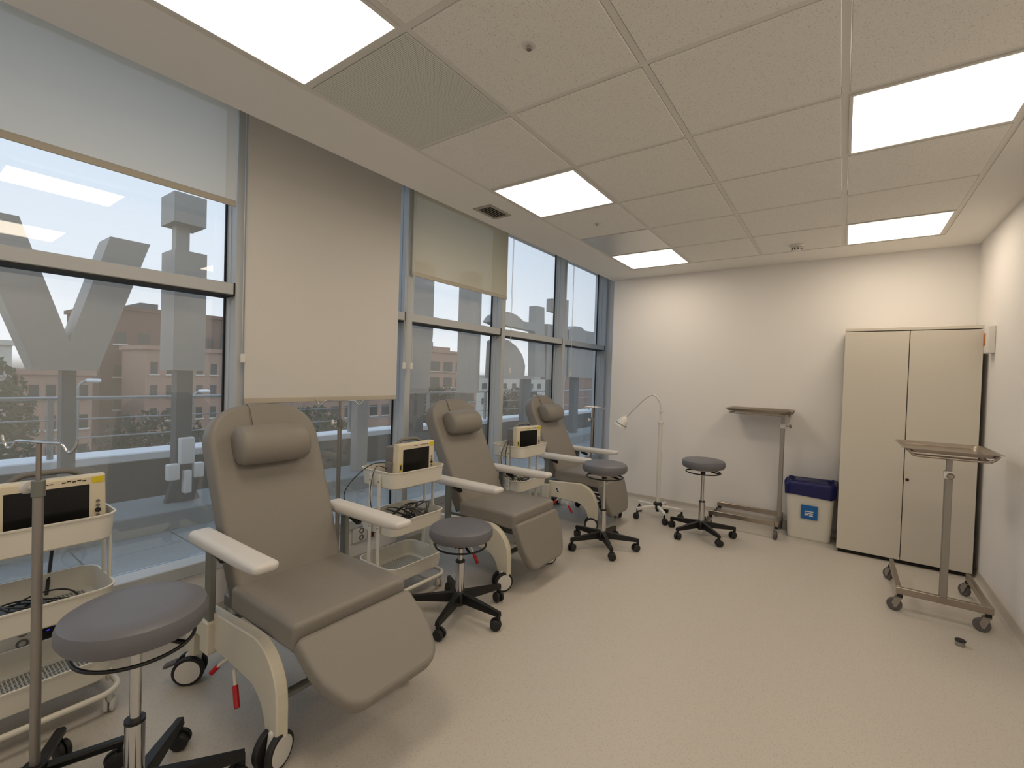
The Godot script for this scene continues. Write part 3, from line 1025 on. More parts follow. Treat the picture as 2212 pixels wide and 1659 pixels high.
	# levers with red grips
	for l in [[-0.04, 0.235, 0.31, -0.075, 0.19, 0.335], [0.03, 0.225, 0.30, 0.115, 0.135, 0.325]]:
		st = new_st()
		var a := Vector3(l[0], l[1], l[2])
		var b := Vector3(l[3], l[4], l[5])
		tube(st, [a + Vector3(0, 0.0, -0.02), a, a.lerp(b, 0.5)], 0.006, 8)
		var lv := obj("lever", st, M.frame_white, t)
		st = new_st()
		tube(st, [a.lerp(b, 0.42), a.lerp(b, 0.48), b.lerp(a, 0.06), b], 0.010, 10)
		obj("grip", st, M.red, lv)
	# casters
	var spots := [[0.297, 0.277], [0.297, -0.277], [-0.39, 0.277], [-0.39, -0.277]]
	for k in 4:
		st = new_st()
		rbox(st, Vector3(0.062, 0.09, 0.026), 0.011, 1, at(Vector3(0, 0.082, 0)), func(p: Vector3) -> Vector3: return p + Vector3(0.0 if p.y > 0 else -0.012, 0, 0))
		var ca := obj("caster", st, M.plastic_white, t)
		ca.position = Vector3(spots[k][0], 0, spots[k][1])
		ca.rotation.y = deg_to_rad(wheels[k])
		for sd in [-1.0, 1.0]:
			var xf := Transform3D(Basis(Vector3.RIGHT, PI / 2 * sd), Vector3(-0.014, 0.06, sd * 0.014))
			st = new_st()
			lathe(st, [Vector2(0, 0), Vector2(0.058, 0), Vector2(0.06, 0.005), Vector2(0.06, 0.017), Vector2(0.057, 0.022), Vector2(0.047, 0.022)], 24, xf)
			obj("wheel", st, M.rubber, ca)
			st = new_st()
			lathe(st, [Vector2(0.048, 0.018), Vector2(0.047, 0.024), Vector2(0.0, 0.025)], 24, xf)
			obj("hub_cap", st, M.plastic_white, ca)
		if k > 1:
			st = new_st()
			rbox(st, Vector3(0.05, 0.014, 0.034), 0.006, 1, turned(Vector3(-0.085, 0.088, 0), Vector3.BACK, 20), null, 2)
			obj("brake_pedal", st, M.grey_rubber, ca)
	if emblem:
		st = new_st()
		cyl(st, 0.026, 0, 0.002, 20, Transform3D(Basis(Vector3.RIGHT, PI / 2), Vector3(-0.06, 0.305, 0.298)))
		var em := obj("emblem", st, M.plastic_white, t)
		st = new_st()
		bx(st, Vector3(-0.075, 0.308, 0.3), Vector3(-0.058, 0.322, 0.301))
		bx(st, Vector3(-0.062, 0.288, 0.3), Vector3(-0.045, 0.302, 0.301))
		obj("print", st, M.ink, em)

func build_chairs() -> void:
	recliner("grey recliner nearest the viewer with its footrest raised forward", Vector3(0.0, 0, -0.053), 0.69, 23.5, 57.0, [112.0, 60.0, 55.0, -30.0], false)
	recliner("grey recliner in the middle of the three, footrest hanging down", Vector3(-0.16, 0, -1.58), 0.645, 27.0, 20.0, [60.0, 62.0, 20.0, -30.0], false)
	recliner("grey recliner farthest away, next to the back wall, round emblem on its frame", Vector3(-0.225, 0, -2.985), 0.64, 27.0, 16.0, [28.0, 118.0, 40.0, 100.0], true)

func stool(label: String, pos: Vector3, h: float, turn: float) -> void:
	var t := thing("stool", label, "stool", pos, turn, "round grey swivel stools")
	var st := new_st()
	var R := 0.178
	lathe(st, [Vector2(0, h - 0.075), Vector2(R - 0.03, h - 0.075), Vector2(R - 0.01, h - 0.068), Vector2(R, h - 0.05), Vector2(R, h - 0.028), Vector2(R - 0.006, h - 0.012), Vector2(R - 0.022, h - 0.002), Vector2(R * 0.6, h + 0.002), Vector2(0, h + 0.003)], 48, Transform3D.IDENTITY)
	obj("seat", st, M.stool_vinyl, t)
	st = new_st()
	cyl(st, 0.11, h - 0.09, h - 0.075, 24, Transform3D.IDENTITY)
	obj("seat_plate", st, M.satin_steel, t)
	st = new_st()
	var ring := []
	for k in 40:
		ring.append(Vector3(cos(TAU * k / 40) * 0.142, h - 0.112, sin(TAU * k / 40) * 0.142))
	tube(st, ring, 0.0055, 8, true)
	for k in 2:
		var a := PI * k + 0.5
		tube(st, [Vector3(cos(a), 0, sin(a)) * 0.142 + Vector3(0, h - 0.112, 0), Vector3(cos(a), 0, sin(a)) * 0.02 + Vector3(0, h - 0.092, 0)], 0.007, 6)
	cyl(st, 0.02, h - 0.13, h - 0.085, 14, Transform3D.IDENTITY)
	obj("height_ring", st, M.black, t)
	var sl := 0.30
	st = new_st()
	cyl(st, 0.0145, sl - 0.02, h - 0.085, 16, Transform3D.IDENTITY)
	obj("gas_spring", st, M.chrome, t)
	st = new_st()
	cyl(st, 0.025, 0.09, sl, 20, Transform3D.IDENTITY, 0.003)
	obj("column", st, M.chrome, t)
	st = new_st()
	cyl(st, 0.0262, sl - 0.004, sl + 0.006, 20, Transform3D.IDENTITY)
	obj("collar", st, M.black, t)
	st = new_st()
	lathe(st, [Vector2(0, 0.055), Vector2(0.03, 0.055), Vector2(0.045, 0.07), Vector2(0.045, 0.115), Vector2(0.034, 0.13), Vector2(0, 0.13)], 20, Transform3D.IDENTITY)
	obj("hub", st, M.black, t)
	for k in 5:
		var xf := turned(Vector3.ZERO, Vector3.UP, k * 72.0)
		st = new_st()
		var q := []
		for e in [[0.03, 0.024, 0.078, 0.128], [0.285, 0.013, 0.074, 0.098]]:
			q.append([xf * Vector3(e[0], e[2], -e[1]), xf * Vector3(e[0], e[2], e[1]), xf * Vector3(e[0], e[3], e[1] * 0.7), xf * Vector3(e[0], e[3], -e[1] * 0.7)])
		var ref: Vector3 = (q[0][0] + q[1][2]) / 2
		face(st, q[0].duplicate(), ref)
		face(st, q[1].duplicate(), ref)
		for i in 4:
			face(st, [q[0][i], q[0][(i + 1) % 4], q[1][(i + 1) % 4], q[1][i]], xf * Vector3(0.15, 0.095, 0))
		cyl(st, 0.012, 0.05, 0.088, 10, xf * at(Vector3(0.275, 0, 0)))
		obj("base_arm", st, M.black, t)
		st = new_st()
		lathe(st, [Vector2(0, -0.01), Vector2(0.02, -0.01), Vector2(0.024, -0.006), Vector2(0.024, 0.006), Vector2(0.02, 0.01), Vector2(0, 0.01)], 14, turned(Vector3(0, 0.03, 0), Vector3.RIGHT, 90))
		var ca := obj("caster", st, M.black, t)
		ca.transform = xf * turned(Vector3(0.268, 0, 0), Vector3.UP, 35.0 + 57.0 * k)
		for s in [-1.0, 1.0]:
			st = new_st()
			lathe(st, [Vector2(0, 0), Vector2(0.028, 0), Vector2(0.029, 0.003), Vector2(0.029, 0.013), Vector2(0.024, 0.018), Vector2(0, 0.02)], 18, Transform3D(Basis(Vector3.RIGHT, PI / 2 * s), Vector3(-0.008, 0.029, s * 0.007)))
			obj("wheel", st, M.rubber, ca)

func build_stools() -> void:
	stool("large round grey stool in the foreground, bottom left", Vector3(0.165, 0, 0.58), 0.645, 66.0)
	stool("low round grey stool between the nearest and the middle recliner", Vector3(0.115, 0, -0.905), 0.505, 1.0)
	stool("round grey stool in front of the farthest recliner", Vector3(0.305, 0, -2.40), 0.68, 20.5)
	stool("round grey stool standing free before the back wall", Vector3(0.862, 0, -3.235), 0.672, 25.0)

func cart(label: String, pos: Vector3, turn: float) -> Node3D:
	var t := thing("utility_cart", label, "cart", pos, turn, "white three-tier utility carts")
	var hx := 0.165
	var hz := 0.215
	var k := 0
	for rim in [0.78, 0.50, 0.232]:
		var st := new_st()
		var y0: float = rim - (0.10 if k == 0 else 0.092)
		loops(st, [[hx - 0.022, hz - 0.022, 0.045, y0], [hx - 0.012, hz - 0.012, 0.055, y0 + 0.008], [hx - 0.004, hz - 0.004, 0.06, rim - 0.008], [hx, hz, 0.064, rim - 0.006], [hx + 0.001, hz + 0.001, 0.065, rim], [hx - 0.006, hz - 0.006, 0.06, rim + 0.001], [hx - 0.007, hz - 0.007, 0.06, rim - 0.008], [hx - 0.015, hz - 0.015, 0.053, y0 + 0.008], [hx - 0.02, hz - 0.02, 0.048, y0 + 0.004]], true, true)
		var tr := obj("tray", st, M.cart_white, t)
		st = new_st()
		loops(st, [[hx - 0.045, hz - 0.045, 0.03, y0 + 0.0042], [hx - 0.045, hz - 0.045, 0.03, y0 + 0.0052]])
		obj("mesh_floor", st, M.tray_mesh, tr)
		k += 1
	for s in [-1.0, 1.0]:
		for x in [-0.038, 0.038]:
			var st := new_st()
			bx(st, Vector3(x - 0.011, 0.075, s * hz - 0.004), Vector3(x + 0.011, 0.755, s * hz + 0.006), 0.002)
			var po := obj("post", st, M.cart_white, t)
			st = new_st()
			for y in [0.72, 0.45, 0.18]:
				cyl(st, 0.004, 0, 0.003, 8, Transform3D(Basis(Vector3.RIGHT, PI / 2 * s), Vector3(x, y, s * (hz + 0.006))))
			obj("screw", st, M.monitor_grey, po)
	var st2 := new_st()
	var path := []
	for v in rrect(hx + 0.005, hz + 0.012, 0.07, 6):
		path.append(Vector3(v.x, 0.092, v.y))
	tube(st2, path, 0.011, 10, true)
	obj("base_tube", st2, M.cart_white, t)
	for c in [[1, 1], [1, -1], [-1, 1], [-1, -1]]:
		st2 = new_st()
		cyl(st2, 0.012, 0.045, 0.085, 10, Transform3D.IDENTITY)
		var ca := obj("caster", st2, M.chrome, t)
		ca.position = Vector3(c[0] * (hx - 0.025), 0, c[1] * (hz - 0.02))
		ca.rotation.y = 0.6 * c[0] + c[1]
		for s in [-1.0, 1.0]:
			st2 = new_st()
			lathe(st2, [Vector2(0, 0), Vector2(0.027, 0), Vector2(0.029, 0.003), Vector2(0.029, 0.011), Vector2(0.024, 0.015), Vector2(0, 0.016)], 16, Transform3D(Basis(Vector3.RIGHT, PI / 2 * s), Vector3(-0.012, 0.029, s * 0.003)))
			obj("wheel", st2, M.plastic_white, ca)
	return t

func monitor(label: String, pos: Vector3, turn: float) -> void:
	# front faces +x, base at the origin
	var t := thing("patient_monitor", label, "monitor", pos, turn, "cream patient monitors on the carts")
	var st := new_st()
	rbox(st, Vector3(0.095, 0.215, 0.30), 0.012, 1, at(Vector3(-0.075, 0.112, 0)), null, 2)
	obj("rear_case", st, M.monitor_grey, t)
	st = new_st()
	var pl := PackedVector2Array([Vector2(-0.158, 0.008), Vector2(0.158, 0.008), Vector2(0.152, 0.236), Vector2(-0.152, 0.236)])
	ext(st, pl, 0.05, 0.008, 2, Transform3D(Basis(Vector3(0, 0, -1), Vector3(0, 1, 0), Vector3(1, 0, 0)), Vector3(-0.025, 0, 0)), false)
	obj("front_case", st, M.monitor_case, t)
	st = new_st()
	bx(st, Vector3(-0.001, 0.04, -0.105), Vector3(0.0015, 0.203, 0.118), 0.0008)
	obj("display", st, M.screen_dark, t)
	st = new_st()
	tube(st, fillet([Vector3(-0.07, 0.215, 0.11), Vector3(-0.075, 0.252, 0.07), Vector3(-0.075, 0.252, -0.07), Vector3(-0.07, 0.215, -0.11)], 0.03), 0.011, 8)
	obj("handle", st, M.monitor_grey, t)
	st = new_st()
	bx(st, Vector3(0, 0.206, -0.148), Vector3(0.0012, 0.23, -0.112))
	obj("sticker", st, M.sticker, t)
	st = new_st()
	bx(st, Vector3(0, 0.075, 0.128), Vector3(0.0012, 0.125, 0.146))
	var stk := obj("sticker", st, M.sticker, t)
	st = new_st()
	bx(st, Vector3(0.0012, 0.085, 0.131), Vector3(0.002, 0.115, 0.142))
	obj("print", st, M.ink, stk)
	st = new_st()
	for k in 5:
		bx(st, Vector3(0, 0.217 + 0.003 * (k % 2), -0.095 + 0.014 * k), Vector3(0.001, 0.221 + 0.003 * (k % 2), -0.084 + 0.014 * k))
	for k in 3:
		bx(st, Vector3(0, 0.217, -0.005 + 0.012 * k), Vector3(0.001, 0.22, 0.004 + 0.012 * k))
	obj("print", st, M.ink, t)
	for b in [[0.135, 0.006], [0.118, 0.006], [0.10, 0.009], [0.08, 0.006]]:
		st = new_st()
		cyl(st, b[1], 0, 0.004, 12, Transform3D(Basis(Vector3.BACK, -PI / 2), Vector3(0, b[0], -0.13)))
		obj("button", st, M.ink if b[1] > 0.007 else M.monitor_grey, t)
	st = new_st()
	rbox(st, Vector3(0.05, 0.08, 0.03), 0.006, 1, at(Vector3(-0.07, 0.09, 0.16)), null, 2)
	obj("connector_block", st, M.monitor_grey, t)

func cable(label: String, pts: Array, r: float, m: Material, grp: String) -> void:
	var base: Vector3 = pts[0]
	for p in pts:
		base.y = minf(base.y, p.y)
	var loc := []
	for p in spline(pts, 7):
		loc.append(p - base)
	var st := new_st()
	tube(st, loc, r, 6)
	var o := obj("cable", st, m)
	o.position = base
	tag(o, label, "cable", grp)

func coil(c: Vector3, rx: float, rz: float, turns: float, seed_: int, high := 0.06) -> Array:
	var r := RandomNumberGenerator.new()
	r.seed = seed_
	var out := []
	var n := int(turns * 8)
	var ph := 0.0
	for k in n + 1:
		if k % 8 == 0:
			ph = r.randf() * TAU
		var a := TAU * k / 8.0
		var q := 0.7 + 0.3 * r.randf()
		out.append(c + Vector3(cos(a) * rx * q, 0.01 + high * 0.5 * (1.0 + sin(a + ph)) * r.randf_range(0.8, 1.0), sin(a) * rz * q))
	return out

func build_carts() -> void:
	var c1 := Vector3(-0.575, 0, 0.69)
	var c2 := Vector3(-0.35, 0, -0.885)
	var c3 := Vector3(-0.40, 0, -2.22)
	cart("white three-tier cart at the left picture edge beside the foreground stool", c1, 0.0)
	cart("white three-tier cart between the nearest and the middle recliner", c2, 0.0)
	cart("white three-tier cart between the middle and the farthest recliner", c3, 0.0)
	monitor("cream patient monitor with black screen on the leftmost cart", c1 + Vector3(0.085, 0.686, -0.035), 0.0)
	monitor("cream patient monitor on the cart behind the low stool", c2 + Vector3(0.06, 0.686, -0.05), 3.0)
	monitor("cream patient monitor on the farthest cart", c3 + Vector3(0.06, 0.686, -0.045), -8.0)
	# leads
	var g := "leads of the monitors"
	cable("grey lead coiled in the middle tray of the cart behind the low stool", coil(c2 + Vector3(0.03, 0.425, -0.08), 0.09, 0.09, 6.0, 3, 0.10), 0.004, M.cable_grey, g)
	cable("dark lead coiled in the middle tray of the cart behind the low stool", coil(c2 + Vector3(-0.01, 0.43, 0.0), 0.08, 0.12, 4.0, 8, 0.10), 0.0035, M.cable, g)
	cable("thin dark lead looping off the near end of the middle cart to its second tray", [c2 + Vector3(-0.02, 0.81, 0.118), c2 + Vector3(-0.06, 0.80, 0.21), c2 + Vector3(-0.12, 0.70, 0.30), c2 + Vector3(-0.14, 0.61, 0.32), c2 + Vector3(-0.07, 0.54, 0.28), c2 + Vector3(0.0, 0.508, 0.222), c2 + Vector3(0.03, 0.435, 0.13)], 0.003, M.cable, g)
	cable("second dark lead hanging beside the posts of the middle cart", [c2 + Vector3(-0.01, 0.77, 0.115), c2 + Vector3(0.0, 0.80, 0.21), c2 + Vector3(0.02, 0.69, 0.262), c2 + Vector3(0.02, 0.57, 0.25), c2 + Vector3(0.04, 0.512, 0.205), c2 + Vector3(0.05, 0.43, 0.12)], 0.0025, M.cable, g)
	cable("dark leads heaped in the second tray of the farthest cart", coil(c3 + Vector3(0.02, 0.425, 0.0), 0.08, 0.12, 5.0, 12, 0.07), 0.003, M.cable, g)
	for k in 3:
		cable(["thick grey lead hanging off the farthest monitor, outer loop", "thick grey lead hanging off the farthest monitor, middle loop", "thin grey lead hanging off the farthest monitor, inner loop"][k], [c3 + Vector3(0.0, 0.82 - 0.02 * k, 0.135), c3 + Vector3(0.01 + 0.02 * k, 0.81, 0.215), c3 + Vector3(0.03 * k, 0.70, 0.27 - 0.02 * k), c3 + Vector3(0.02 + 0.03 * k, 0.56, 0.258 - 0.01 * k), c3 + Vector3(0.04 + 0.03 * k, 0.513, 0.2), c3 + Vector3(0.05, 0.43, 0.12)], 0.0045 - 0.001 * k, M.cable_grey if k != 1 else M.cable, g)
	cable("dark lead heaped in the second tray of the leftmost cart", coil(c1 + Vector3(0.06, 0.425, -0.02), 0.06, 0.12, 3.0, 21), 0.003, M.cable, g)
	cable("thick dark lead hanging from the leftmost cart's top tray behind it", [c1 + Vector3(-0.19, 0.80, -0.10), c1 + Vector3(-0.21, 0.72, -0.11), c1 + Vector3(-0.2, 0.6, -0.09), c1 + Vector3(-0.185, 0.52, -0.08), c1 + Vector3(-0.12, 0.43, -0.06)], 0.006, M.cable, g)
	var st := new_st()
	rbox(st, Vector3(0.12, 0.045, 0.2), 0.018, 3, Transform3D.IDENTITY)
	var o := obj("pressure_cuff", st, M.cuff)
	o.position = c2 + Vector3(0.035, 0.436, 0.075)
	tag(o, "dark brown rolled pressure cuff in the second tray of the middle cart", "cuff")
	st = new_st()
	rbox(st, Vector3(0.16, 0.05, 0.24), 0.015, 3, Transform3D.IDENTITY)
	o = obj("pressure_cuff", st, M.black)
	o.position = c1 + Vector3(0.05, 0.439, 0.08)
	tag(o, "black pressure cuff in the second tray of the leftmost cart", "cuff")

# ---------------------------------------------------------------- stands
func drip_stand(label: String, pos: Vector3, h: float, turn: float, base_turn: float, reach := 0.19) -> void:
	var t := thing("drip_stand", label, "drip stand", pos, turn, "steel drip stands")
	var st := new_st()
	cyl(st, 0.0128, 0.1, h - 0.115, 16, Transform3D.IDENTITY, 0.001)
	obj("pole", st, M.satin_steel, t)
	st = new_st()
	cyl(st, 0.0065, h - 0.2, h, 12, Transform3D.IDENTITY)
	obj("inner_rod", st, M.steel, t)
	st = new_st()
	cyl(st, 0.0165, h - 0.16, h - 0.11, 16, Transform3D.IDENTITY, 0.002)
	var cl := obj("clamp", st, M.post_metal, t)
	st = new_st()
	lathe(st, [Vector2(0, 0.014), Vector2(0.006, 0.014), Vector2(0.006, 0.03), Vector2(0.018, 0.034), Vector2(0.02, 0.046), Vector2(0, 0.05)], 14, Transform3D(Basis(Vector3.BACK, PI / 2), Vector3(0, h - 0.135, 0)))
	obj("knob", st, M.arm_pad, cl)
	st = new_st()
	var pts := []
	for v in [[-0.142, 0.018], [-0.134, -0.004], [-0.12, -0.019], [-0.106, -0.018], [-0.092, -0.004], [-0.076, 0.004], [0, 0.004], [0.076, 0.004], [0.092, -0.004], [0.106, -0.018], [0.12, -0.019], [0.134, -0.004], [0.142, 0.018]]:
		pts.append(Vector3(v[0], h + v[1], 0))
	tube(st, spline(pts, 3), 0.004, 8)
	obj("hook_bar", st, M.chrome, t)
	st = new_st()
	cyl(st, 0.03, 0.085, 0.13, 16, Transform3D.IDENTITY, 0.003)
	obj("hub", st, M.black, t)
	for k in 5:
		var xf := turned(Vector3.ZERO, Vector3.UP, base_turn + k * 72.0)
		st = new_st()
		cbox(st, Vector3(reach, 0.026, 0.03), 0.006, xf * turned(Vector3(reach / 2 + 0.012, 0.096, 0), Vector3.BACK, -6))
		obj("base_leg", st, M.black, t)
		st = new_st()
		cyl(st, 0.008, 0.04, 0.09, 10, Transform3D.IDENTITY)
		var ca := obj("caster", st, M.black, t)
		ca.transform = xf * turned(Vector3(reach, 0, 0), Vector3.UP, 40.0 * k)
		for s in [-1.0, 1.0]:
			st = new_st()
			lathe(st, [Vector2(0, 0), Vector2(0.029, 0), Vector2(0.03, 0.003), Vector2(0.03, 0.012), Vector2(0.024, 0.016), Vector2(0, 0.017)], 16, Transform3D(Basis(Vector3.RIGHT, PI / 2 * s), Vector3(-0.012, 0.03, s * 0.003)))
			obj("wheel", st, M.rubber, ca)

func mayo(label: String, pos: Vector3, turn: float, h: float) -> void:
	# column at the origin, forks and tray reach towards local -z
	var t := thing("instrument_table", label, "instrument table", pos, turn, "wheeled steel instrument tables")
	var st := new_st()
	bx(st, Vector3(-0.21, 0.108, -0.014), Vector3(0.21, 0.148, 0.014), 0.002)
	obj("crossbar", st, M.steel, t)
	for s in [-1.0, 1.0]:
		st = new_st()
		bx(st, Vector3(s * 0.195 - 0.012, 0.108, -0.56), Vector3(s * 0.195 + 0.012, 0.148, -0.0145), 0.002)
		obj("fork", st, M.steel, t)
	st = new_st()
	bx(st, Vector3(-0.017, 0.146, -0.017), Vector3(0.017, h - 0.14, 0.017), 0.003)
	obj("column", st, M.satin_steel, t)
	st = new_st()
	bx(st, Vector3(-0.013, h - 0.25, -0.013), Vector3(0.013, h - 0.05, 0.013), 0.002)
	obj("inner_column", st, M.satin_steel, t)
	st = new_st()
	bx(st, Vector3(-0.022, h - 0.165, -0.022), Vector3(0.022, h - 0.12, 0.022), 0.005)
	var cl := obj("clamp", st, M.arm_pad, t)
	st = new_st()
	cyl(st, 0.005, 0.02, 0.055, 8, Transform3D(Basis(Vector3.RIGHT, PI / 2), Vector3(0, h - 0.142, 0)))
	lathe(st, [Vector2(0, 0.05), Vector2(0.012, 0.052), Vector2(0.018, 0.06), Vector2(0.012, 0.068), Vector2(0, 0.07)], 12, Transform3D(Basis(Vector3.RIGHT, PI / 2), Vector3(0, h - 0.142, 0)))
	obj("knob", st, M.steel, cl)
	st = new_st()
	var path := fillet([Vector3(-0.19, h - 0.005, 0.07), Vector3(-0.165, h - 0.042, 0.06), Vector3(0.165, h - 0.042, 0.06), Vector3(0.19, h - 0.005, 0.07)], 0.03)
	tube(st, path, 0.007, 8)
	path = fillet([Vector3(-0.16, h - 0.042, 0.06), Vector3(-0.16, h - 0.042, -0.42), Vector3(0.16, h - 0.042, -0.42), Vector3(0.16, h - 0.042, 0.06)], 0.03)
	tube(st, path, 0.007, 8)
	bx(st, Vector3(-0.16, h - 0.048, -0.01), Vector3(0.16, h - 0.036, 0.01))
	obj("tray_frame", st, M.steel, t)
	st = new_st()
	var a := 0.215
	var b := 0.27
	loops(st, [[a - 0.03, b - 0.03, 0.03, h - 0.022], [a - 0.022, b - 0.022, 0.035, h - 0.018], [a - 0.014, b - 0.014, 0.035, h - 0.003], [a, b, 0.03, h - 0.001], [a, b, 0.03, h + 0.001], [a - 0.015, b - 0.015, 0.034, h - 0.001], [a - 0.024, b - 0.024, 0.034, h - 0.016], [a - 0.032, b - 0.032, 0.028, h - 0.02]], true, true, at(Vector3(0, 0, -0.19)))
	obj("tray", st, M.steel, t)
	for c in [[-0.19, 0.0], [0.19, 0.0], [-0.195, -0.54], [0.195, -0.54]]:
		st = new_st()
		bx(st, Vector3(-0.014, 0.085, -0.013), Vector3(0.014, 0.107, 0.013), 0.002)
		var ca := obj("caster", st, M.black, t)
		ca.position = Vector3(c[0], 0, c[1])
		ca.rotation.y = deg_to_rad(-8.0 + 90.0 * c[1])
		st = new_st()
		for s in [-1.0, 1.0]:
			var pl := PackedVector2Array([Vector2(0.012, 0.088), Vector2(-0.022, 0.088), Vector2(-0.036, 0.05), Vector2(-0.024, 0.022), Vector2(-0.012, 0.024)])
			ext(st, pl, 0.003, 0.0, 1, at(Vector3(0, 0, s * 0.0165)), false)
		bx(st, Vector3(-0.022, 0.084, -0.018), Vector3(0.014, 0.09, 0.018))
		obj("fork", st, M.satin_steel, ca)
		st = new_st()
		lathe(st, [Vector2(0, -0.012), Vector2(0.024, -0.012), Vector2(0.034, -0.012), Vector2(0.038, -0.007), Vector2(0.038, 0.007), Vector2(0.034, 0.012), Vector2(0.024, 0.012), Vector2(0, 0.012)], 22, turned(Vector3(-0.024, 0.038, 0), Vector3.RIGHT, 90))
		obj("wheel", st, M.grey_rubber, ca)

func build_stands() -> void:
	drip_stand("steel drip stand in the left foreground, cut by the lower picture edge", Vector3(-0.12, 0, 0.745), 1.105, 25.0, 57.0, 0.20)
	drip_stand("steel drip stand behind the nearest recliner", Vector3(-0.72, 0, -0.678), 1.16, 60.0, 26.0, 0.15)
	drip_stand("steel drip stand between the farthest recliner and the back wall", Vector3(-0.345, 0, -3.50), 1.04, 40.0, 5.0)
	mayo("steel instrument table by the right wall, in front of the cabinet", Vector3(2.348, 0, -2.60), 0.0, 1.0)
	mayo("steel instrument table against the back wall beside the bin", Vector3(1.405, 0, -3.775), 90.0, 1.118)
	# examination lamp
	var t := thing("examination_lamp", "white gooseneck examination lamp on wheels beside the farthest recliner", "lamp", Vector3(0.39, 0, -3.50), 0.0)
	var st := new_st()
	for k in 5:
		var xf := turned(Vector3.ZERO, Vector3.UP, 16.0 + k * 72.0)
		st = new_st()
		cbox(st, Vector3(0.205, 0.028, 0.03), 0.004, xf * turned(Vector3(0.132, 0.105, 0), Vector3.BACK, -4))
		obj("base_leg", st, M.plastic_white, t)
		st = new_st()
		cyl(st, 0.01, 0.045, 0.1, 10, Transform3D.IDENTITY)
		var ca := obj("caster", st, M.black, t)
		ca.transform = xf * turned(Vector3(0.225, 0, 0), Vector3.UP, 50.0 * k)
		for s in [-1.0, 1.0]:
			st = new_st()
			lathe(st, [Vector2(0, 0), Vector2(0.029, 0), Vector2(0.03, 0.003), Vector2(0.03, 0.012), Vector2(0.024, 0.016), Vector2(0, 0.017)], 16, Transform3D(Basis(Vector3.RIGHT, PI / 2 * s), Vector3(-0.01, 0.03, s * 0.003)))
			obj("wheel", st, M.rubber, ca)
	st = new_st()
	lathe(st, [Vector2(0, 0.06), Vector2(0.016, 0.06), Vector2(0.018, 0.085), Vector2(0.038, 0.095), Vector2(0.042, 0.14), Vector2(0.03, 0.155), Vector2(0, 0.155)], 16, Transform3D.IDENTITY)
	obj("hub", st, M.black, t)
	st = new_st()
	cyl(st, 0.0205, 0.15, 0.93, 16, Transform3D.IDENTITY)
	cyl(st, 0.012, 0.93, 1.05, 16, Transform3D.IDENTITY)
	obj("pole", st, M.plastic_white, t)
	st = new_st()
	cyl(st, 0.027, 0.925, 0.945, 16, Transform3D.IDENTITY, 0.002)
	cyl(st, 0.017, 1.035, 1.058, 16, Transform3D.IDENTITY, 0.002)
	obj("collar", st, M.arm_pad, t)
	st = new_st()
	tube(st, spline([Vector3(0, 1.05, 0), Vector3(-0.012, 1.13, 0.0), Vector3(-0.05, 1.19, 0.0), Vector3(-0.10, 1.205, 0.0), Vector3(-0.17, 1.16, 0.0), Vector3(-0.26, 1.07, 0.0), Vector3(-0.35, 0.972, 0.0)], 6), 0.0085, 10)
	obj("gooseneck", st, M.arm_pad, t)
	var dir := Vector3(-0.45, -0.87, 0.18).normalized()
	var hx := dir.cross(Vector3.BACK).normalized()
	var hb := Basis(hx, dir, hx.cross(dir))
	st = new_st()
	lathe(st, [Vector2(0.0, -0.02), Vector2(0.012, -0.02), Vector2(0.014, 0.0), Vector2(0.028, 0.012), Vector2(0.042, 0.04), Vector2(0.05, 0.075), Vector2(0.056, 0.10), Vector2(0.051, 0.10), Vector2(0.044, 0.07), Vector2(0.03, 0.04), Vector2(0, 0.035)], 24, Transform3D(hb.scaled(Vector3.ONE * 1.15), Vector3(-0.358, 0.965, 0.0)))
	var hd := obj("lamp_head", st, M.plastic_white, t)
	st = new_st()
	cyl(st, 0.0525, 0.073, 0.078, 24, Transform3D(hb.scaled(Vector3.ONE * 1.15), Vector3(-0.358, 0.965, 0.0)))
	obj("ring", st, M.monitor_grey, hd)
	st = new_st()
	cyl(st, 0.043, 0.058, 0.064, 20, Transform3D(hb.scaled(Vector3.ONE * 1.15), Vector3(-0.358, 0.965, 0.0)))
	obj("lens", st, M.monitor_grey, hd)

